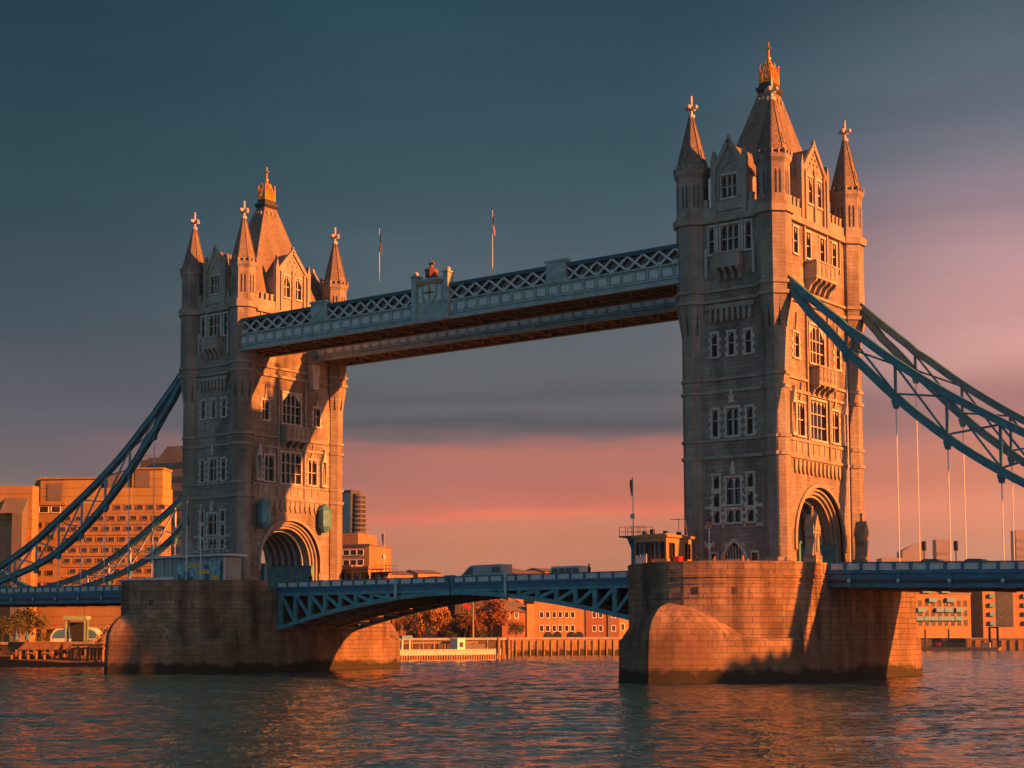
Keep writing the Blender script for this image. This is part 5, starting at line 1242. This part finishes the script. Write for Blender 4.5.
def ublock(r,F,W,U,Z,o,zt):
    for v in (597,606,615,624):
        MB().fbox(F,U(988.5),U(994),0,1.0,Z(v+1),Z(v+1)+1.3).build('balcony','bluegreen',r,o); MB().fbox(F,U(1022),U(1027),0,1.0,Z(v+1),Z(v+1)+1.3).build('balcony','bluegreen',r,o)
    MB().fbox(F,U(996),U(1013),0,.12,Z(627),zt-.4).build('atrium_glass','glass',r,o)
    MB().fbox(F,U(1010),U(1040),-9,-.4,zt,zt+3).build('attic','rooflead',r,o)
simple_building('apartment_block',983,540,1060,548,590,18,'brick_orange','orange block with tall dark glass atrium at the right edge','apartment block',(),(),1,1,'white',None,extra=ublock,z0=3.0)
# ---- far towers in the haze
M['hazeband']=mk('haze_faded_window_band',(.22,.2,.19),.6,.08,.02)  # band contrast softened in the colour to look hazed
def skyscraper(u0,u1,v,f,label,top=None):
    F,W=facade(u0,f,u1,f); root=thing('skyscraper',F.pt(W/2,0,3),label,'skyscraper','towers in the far haze'); off=root.location.copy()
    z=zv((u0+u1)/2,v,f); MB().fbox(F,0,W,-W,0,3,z).build('shaft','hazegrey',root,off)
    if top=='pyramid':
        zt=zv((u0+u1)/2,v-9,f); mb=MB(); mb.add([F.pt(0,0,z),F.pt(W,0,z),F.pt(W,-W,z),F.pt(0,-W,z),F.pt(W*.72,-W*.5,zt),F.pt(W*.95,-W*.5,zt)],[(0,1,5,4),(1,2,5),(2,3,4,5),(3,0,4)]); mb.build('roof','hazegrey',root,off)
    n=int((z-20)/16)
    for i in range(min(n,16)): MB().fbox(F,W*.04,W*.96,0,.5,14+i*16,22+i*16).build('window_band','hazeband',root,off)
skyscraper(904,928,551,3300,'hazy far tower with slanted top, just right of the near tower','pyramid')
skyscraper(938,952,539.5,3500,'hazy far flat-topped tower above the black cars')
skyscraper(1018,1034,530,3300,'hazy far tower cut by the right edge of the picture')
skyscraper(883,906,558,3000,'low wide hazy block beside the near tower')

# ================================================================ trees
def leafmat(name,a,b):
    m,nt,N,Lk,bs=new_mat(name); bs.inputs['Roughness'].default_value=.7
    tc=N.new('ShaderNodeTexCoord'); nz=N.new('ShaderNodeTexNoise'); nz.inputs['Scale'].default_value=1.1; nz.inputs['Detail'].default_value=3; Lk(tc.outputs['Object'],nz.inputs['Vector'])
    mx=N.new('ShaderNodeMix'); mx.data_type='RGBA'; mx.inputs[6].default_value=c4(a); mx.inputs[7].default_value=c4(b)
    mr=N.new('ShaderNodeMapRange'); mr.inputs[1].default_value=.35; mr.inputs[2].default_value=.65; Lk(nz.outputs['Fac'],mr.inputs[0]); Lk(mr.outputs[0],mx.inputs[0]); Lk(mx.outputs[2],bs.inputs['Base Color'])
    return m
M['leaf_orange']=leafmat('orange_autumn_leaves',(.30,.13,.02),(.42,.2,.03)); M['leaf_brown']=leafmat('russet_leaves',(.20,.075,.025),(.3,.12,.035)); M['leaf_green']=leafmat('olive_leaves',(.06,.07,.02),(.12,.11,.03)); M['leaf_dark']=leafmat('dark_leaves',(.03,.04,.02),(.07,.07,.03)); M['bark']=mk('bark',(.08,.055,.04),.9,.3,2)
def tree(name,x,y,z,h,w,leaf,label,n=1500,shape='round',seed=1,group='riverside trees',dens=1,cat='tree'):
    r=random.Random(seed); root=thing(name,(x,y,z),label,cat,group); tk=MB()
    th=h*.3; tk.tube((0,0,-.2),(.1,0,th),h*.03,h*.02,8)
    clumps=[]
    for i in range(13):
        a=r.uniform(0,2*PI); t=r.uniform(.3,1); rr=w/2*math.sqrt(r.random())*(1-.5*max(0,t-.55)/.45)
        c=Vector((rr*math.cos(a),rr*math.sin(a),h*(.22+.68*t) if shape!='hedge' else h*.5*(t+.3))); clumps.append((c,w*r.uniform(.13,.24)))
        tk.tube((.1,0,th*.9),(c.x*.6,c.y*.6,c.z*.9),h*.012,h*.004,5)
    tk.build('trunk','bark',root)
    mb=MB()
    for i in range(n):
        c,cr=clumps[r.randrange(len(clumps))]
        d=Vector((r.gauss(0,1),r.gauss(0,1),r.gauss(0,1))).normalized()*cr*r.random()**.4
        p=c+d*Vector((1,1,1.25 if shape=='weeping' else .9)).x if 0 else c+Vector((d.x,d.y,d.z*(1.6 if shape=='weeping' else .95)))
        s=w*.035*r.uniform(.6,1.3); a=Vector((r.gauss(0,1),r.gauss(0,1),r.gauss(0,1))).normalized(); b=a.cross(Vector((r.gauss(0,1),r.gauss(0,1),r.gauss(0,1)))).normalized()
        k=2.2 if shape=='weeping' else 1.2
        if shape=='weeping': b=Vector((0,0,-1))+b*.25
        mb.add([p-a*s*.6,p+b*s*k*.5+a*s*.2,p+a*s*.6,p-b*s*k*.5],[(0,1,2,3)])
    me=mb
    # leaves keep their own faces: no merging
    m=bpy.data.meshes.new('crown'); m.from_pydata([tuple(v) for v in me.v],[],me.f); m.materials.append(M[leaf]); o=bpy.data.objects.new('crown',m); COL.objects.link(o); o.parent=root
    return root
def tree_at(name,u,vb,vt,f,w,leaf,label,**k):
    b=P(u,vb,f); t=P(u,vt,f); tree(name,b.x,b.y,3.6,t.z-3.6,w,leaf,label,**k)
tree_at('willow_tree',436,641,600,382,8.5,'leaf_orange','bright orange willow under the lifting span, left of the flagged mast',shape='weeping',seed=3,n=2600)
tree_at('autumn_tree',491,641,594,386,9.5,'leaf_brown','tall russet tree right of the flagged mast',seed=5,n=2800)
tree_at('autumn_tree',407,641,604,382,7.5,'leaf_brown','thin russet tree next to the left pier',seed=7,n=900)
tree_at('bare_tree',420,641,606,382,5,'leaf_dark','sparse dark tree left of the orange willow',seed=9,n=450)
tree_at('dark_tree',462,641,612,398,8,'leaf_dark','dark tree in shade behind the flagged mast',seed=11,n=1500)
tree_at('dark_tree',516,641,622,383,6,'leaf_dark','low dark tree in front of the inn',seed=13,n=1300)
tree_at('shrub',449,642,628,382,5,'leaf_dark','dark shrub at the foot of the orange willow',seed=15,n=900,shape='hedge',cat='shrub')
tree_at('green_tree',28,643,611,312,8.5,'leaf_green','olive green tree below the left-hand deck',seed=17,n=2300)
tree_at('green_tree',2,643,616,306,6,'leaf_dark','dark tree at the left edge below the deck',seed=19,n=1100)
tree_at('shrub',47,643,631,300,4.2,'leaf_green','rounded olive shrub right of the tree below the left-hand deck',seed=21,n=900,shape='hedge',cat='shrub')
tree_at('shrub',110,644,622,296,5,'leaf_dark','dark bush between the twin-arched tent and the left pier',seed=23,n=900,shape='hedge',cat='shrub')

tree_at('green_tree',14,643,618,303,5.5,'leaf_green','second olive green tree close to the left edge below the deck',seed=27,n=1200)
tree_at('shrub',96,644,632,292,4.5,'leaf_dark','dark low bush right of the arched tents',seed=29,n=800,shape='hedge',cat='shrub')
tree_at('autumn_tree',470,642,612,382,6.5,'leaf_brown','russet tree half hidden by the flagged mast',seed=31,n=1200)
tree_at('dark_tree',395,642,616,382,6,'leaf_dark','dark bare tree touching the left pier',seed=33,n=600)
tree_at('shrub',480,643,629,382,6,'leaf_dark','dark hedge under the tall russet tree',seed=35,n=900,shape='hedge',cat='shrub')
# ================================================================ waterside
def jetty():
    F,W=facade(9,274,72,273); root=thing('timber_jetty',F.pt(W/2,0,0),'orange timber jetty on posts over the foreshore at the left','jetty'); off=root.location.copy()
    MB().fbox(F,0,W,-6,0,2.9,3.15).build('deck','timber',root,off)
    for a,b in ((0,W*.49),(W*.5,W)): MB().fbox(F,a,b,0,.15,2.6,3.95).build('fascia_boards','timber',root,off)
    mb=MB()
    for i in range(4): mb.fbox(F,W*i/4+.3,W*(i+.8)/4,-.15,.1,1.9,2.2)
    mb.build('wale','timber',root,off)
    for i in range(8):
        u=.5+i*(W-1)/7
        for d in (-.2,-5.5): MB().tube(F.pt(u,d,-1),F.pt(u,d,2.9),.22,.22,7).build('pile','timber',root,off)
jetty()
def landing():
    F,W=facade(71,272,104,268); root=thing('landing_stage',F.pt(W/2,0,0),'railed landing stage on posts between the jetty and the left pier','jetty'); off=root.location.copy()
    MB().fbox(F,0,W,-5,0,2.7,3.0).build('deck','timber',root,off)
    for i in range(5):
        u=.3+i*(W-.6)/4
        for d in (-.15,-4.6): MB().tube(F.pt(u,d,-1),F.pt(u,d,2.7),.24,.24,7).build('pile','timber',root,off)
    mb=MB()
    for i in range(9): mb.tube(F.pt(W*i/8,-.1,3),F.pt(W*i/8,-.1,4.1),.05,.05,5)
    for z in (3.5,4.08): mb.beam(F.pt(0,-.1,z),F.pt(W,-.1,z),.06,.06)
    mb.beam(F.pt(.4,-.2,0),F.pt(2.0,-.2,2.7),.18,.18); mb.beam(F.pt(W*.6,-.2,2.6),F.pt(W*.85,-.2,0),.18,.18)
    mb.build('railing','timber',root,off)
landing()
def gangway():
    a=P(99,644,270); b=P(111,631,276); root=thing('gangway',(a.x,a.y,3.0),'sloping railed gangway against the left pier','gangway'); off=root.location.copy(); mb=MB(); c=(b-a)
    for s in (-.6,.6):
        o=Vector((-c.y,c.x,0)).normalized()*s
        for z in (0,.55,1.1): mb.beam(a+o+Vector((0,0,z)),b+o+Vector((0,0,z)),.1,.1)
        for i in range(6): p=a+c*i/5+o; mb.beam(p,p+Vector((0,0,1.1)),.08,.08)
    mb.build('rails','tan',root,off); MB().beam(a,b,1.2,.12).build('ramp','timber',root,off)
gangway()
def tent(u,f,flip,label,cols):
    c=P(u,636,f); root=thing('arched_tent',(c.x,c.y,3.6),label,'tent','arched tents at the quay'); F=Fr((0,0,0),CR-Vector((0,0,CR.z)),-CFH); n=8
    prof=[(2.1*math.cos(PI*i/n),2.0*math.sin(PI*i/n)) for i in range(n+1)]
    MB().fprism(F,[(a,b+.9) for a,b in prof]+[(-2.1,0),(2.1,0)],-3,0).build('canopy',cols[0],root)
    MB().fprism(F,[(1.75*math.cos(PI*i/n),1.65*math.sin(PI*i/n)+.9) for i in range(n+1)],0,.06).build('blue_gable',cols[1],root)
    MB().fbox(F,-1.7,1.7,0,.06,.05,.85).build('skirt','white',root)
M['awningblue']=mk('blue_canvas',(.05,.2,.42),.7,.15,1)
tent(62,290,0,'white and blue arched tent left of the green-framed shelter',('white','awningblue')); tent(88,291,1,'white and blue arched tent right of the green-framed shelter',('white','awningblue'))
def shelter():
    c=P(75,640,288); root=thing('quay_shelter',(c.x,c.y,3.6),'green-framed shelter between the two arched tents','shelter'); F=Fr((0,0,0),CR-Vector((0,0,CR.z)),-CFH); g=mk('pale_green_paint',(.25,.42,.3),.6,.1,1)
    for u in (-1.7,1.7):
        for d in (0,-2): MB().fbox(F,u-.12,u+.12,d-.12,d+.12,0,4.2).build('post',g,root)
    MB().fbox(F,-2.1,2.1,-2.5,.4,4.2,4.9).build('roof',g,root); MB().fbox(F,-1.5,1.5,-2.1,-1.95,0,3.8).build('back_wall','dark',root)
shelter()
def canopy_cloth(u,f,mat,label):
    c=P(u,640,f); root=thing('parasol',(c.x,c.y,3.6),label,'parasol','folded parasols'); MB().tube((0,0,0),(0,0,1.2),.05,.05,6).build('pole','dark',root); MB().frus(0,0,.7,2.2,.45,.05,8).build('cloth',mat,root)
canopy_cloth(16,284,'awningblue','blue folded parasol at the left edge of the quay'); canopy_cloth(27,284,'awningblue','blue folded parasol in front of the olive green tree')
# pontoon with shelter, hut and rails
def pontoon():
    F,W=facade(398,316,506,331); root=thing('mooring_pontoon',F.pt(W/2,0,0),'long floating pontoon with pale rails and white hut, beyond the left pier','pontoon'); off=root.location.copy()
    MB().fbox(F,0,W,-7,0,-.3,.75).build('hull','timber',root,off)
    n=44
    mb=MB()
    for i in range(n): mb.fbox(F,W*i/n,W*i/n+.22,0,.22,-.1,.85)
    mb.build('fender_row','timber',root,off)
    mb=MB()
    for i in range(37): mb.fbox(F,W*i/36*.955,W*i/36*.955+.08,-.35,-.27,.75,1.95)
    for z in (1.0,1.3,1.6,1.92): mb.fbox(F,0,W*.955,-.34,-.28,z-.04,z+.04)
    mb.build('railing','white',root,off); MB().fbox(F,0,W*.955,-.42,-.36,.8,1.75).build('screen',mk('pale_screen',(.5,.36,.3),.7,.15,1),root,off)
    U=lambda u:W*(u-398)/108
    h=MB(); h.fbox(F,U(458),U(465.5),-3.4,-.6,.75,4.0); h.fbox(F,U(457.5),U(466),-3.6,-.5,4.0,4.2); h=h.build('hut','white',root,off); MB().fbox(F,U(460),U(463.5),-.6,-.55,2.4,3.4).build('hut_window','glass',h,off)
    for u in (403.5,410.5):
        for d in (-.5,-3.5): MB().fbox(F,U(u)-.1,U(u)+.1,d-.1,d+.1,.75,4.2).build('shelter_post','white',root,off)
    MB().fbox(F,U(402),U(412),-4,0,4.2,4.75).build('shelter_roof','bluegreen',root,off)
    MB().fbox(F,U(412),U(490),-6,-4.5,3.1,3.5).build('walkway_roof','rooflead',root,off)
    for i in range(9): MB().fbox(F,U(414+i*9)-.1,U(414+i*9)+.1,-5.3,-5.1,.75,3.1).build('roof_post','timber',root,off)
    MB().fbox(F,U(467),U(488),-4.4,-1.2,.75,3.0).build('equipment_store','dark',root,off)
pontoon()
for u,f,vt,lab in ((498.5,330,638,'timber pile at the end of the pontoon, leftmost of three'),(503,332,641,'short timber pile at the end of the pontoon, middle of three'),(508.5,334,638.5,'timber pile at the end of the pontoon, rightmost of three')):
    b=P(u,655,f); t=P(u,vt,f); o=solo(MB().tube((b.x,b.y,-2),(b.x,b.y,t.z),.36,.33,9).frus(b.x,b.y,t.z,t.z+.25,.36,.1,9),'mooring_pile','timber',(b.x,b.y,0),lab,'mooring pile','mooring piles by the pontoon')
def ship_mast():
    b=P(473,643,376); t=P(473,600,376); root=thing('flag_mast',(b.x,b.y,3.6),'tall pale mast with crossyard and red ensign behind the pontoon','mast'); h=t.z-3.6
    R2=Vector((CR.x,CR.y,0)).normalized()
    MB().tube((0,0,0),(0,0,h),.28,.14,8).build('pole','tan',root); MB().beam(R2*-1.0+Vector((0,0,h*.82)),R2*1.5+Vector((0,0,h*.82)),.14,.14).build('yard','tan',root)
    mb=MB(); mb.beam((0,0,h*.8),R2*-2.3+Vector((0,0,h*.97)),.1,.1)
    for k in (-2.2,2.0): mb.beam(R2*k,Vector((0,0,h*.85)),.05,.05)
    mb.build('gaff_and_stays','tan',root)
    p=[R2*-2.2+Vector((0,0,h*.95)),R2*-.9+Vector((0,0,h*.85)),R2*-.8+Vector((0,0,h*.75)),R2*-1.5+Vector((0,.1,h*.76)),R2*-2.4+Vector((0,0,h*.87))]
    MB().add(p+[q+Vector((.05,.05,0)) for q in p],[(0,1,2,3,4),(9,8,7,6,5)]+[(i,(i+1)%5,5+(i+1)%5,5+i) for i in range(5)]).build('ensign','red',root)
ship_mast()
# pontoon boat at the right
def barge():
    F,W=facade(919,455,999,446); root=thing('river_pontoon',F.pt(W/2,0,0),'low orange floating pontoon in front of the flats with turquoise balconies','pontoon'); off=root.location.copy(); U=lambda u:W*(u-919)/80
    MB().fprism(F,[(U(919),.25),(U(924),-.4),(U(996),-.4),(U(999),.9),(U(919),.9)],-6,0).build('hull','tan',root,off)
    mb=MB()
    for i in range(20): mb.fbox(F,U(925)+i*(U(995)-U(925))/19,U(925)+i*(U(995)-U(925))/19+.1,-.3,-.2,.9,2.1)
    for z in (1.5,2.08): mb.fbox(F,U(925),U(995),-.3,-.22,z-.05,z+.05)
    mb.build('railing','tan',root,off)
    MB().fbox(F,U(931),U(941),-4,-1,.9,3.4).build('cabin','dark',root,off); MB().fbox(F,U(947),U(965),-4,-1,.9,3.3).build('long_cabin','dark',root,off)
    MB().fbox(F,U(937)-.6,U(937)+.6,-.9,-.5,1.3,2.4).build('red_buoy','red',root,off)
    MB().fbox(F,U(981),U(989),-3,-.8,.9,2.2).build('locker','portland',root,off)
    mb=MB()
    for u in (988,996): mb.fbox(F,U(u)-.3,U(u)+.3,-3,-2.4,-1,6.6)
    mb.fbox(F,U(988),U(996),-2.9,-2.5,6.2,6.6); mb.build('mooring_frame','dark',root,off)
    for u in (921,945): MB().tube(F.pt(U(u),-6.4,-2),F.pt(U(u),-6.4,6.0),.32,.3,8).build('pile','dark',root,off)
barge()

# ================================================================ haze
mh=bpy.data.materials.new('haze'); mh.use_nodes=True; nt=mh.node_tree; nt.nodes.clear()
pv=nt.nodes.new('ShaderNodeVolumePrincipled'); pv.inputs['Color'].default_value=(.72,.84,1,1); pv.inputs['Density'].default_value=HAZE; pv.inputs['Anisotropy'].default_value=.75
oo=nt.nodes.new('ShaderNodeOutputMaterial'); nt.links.new(pv.outputs[0],oo.inputs['Volume'])
hz=MB().box(-4200,-900,-7,4200,5200,225).build('haze',mh); hz['kind']='stuff'
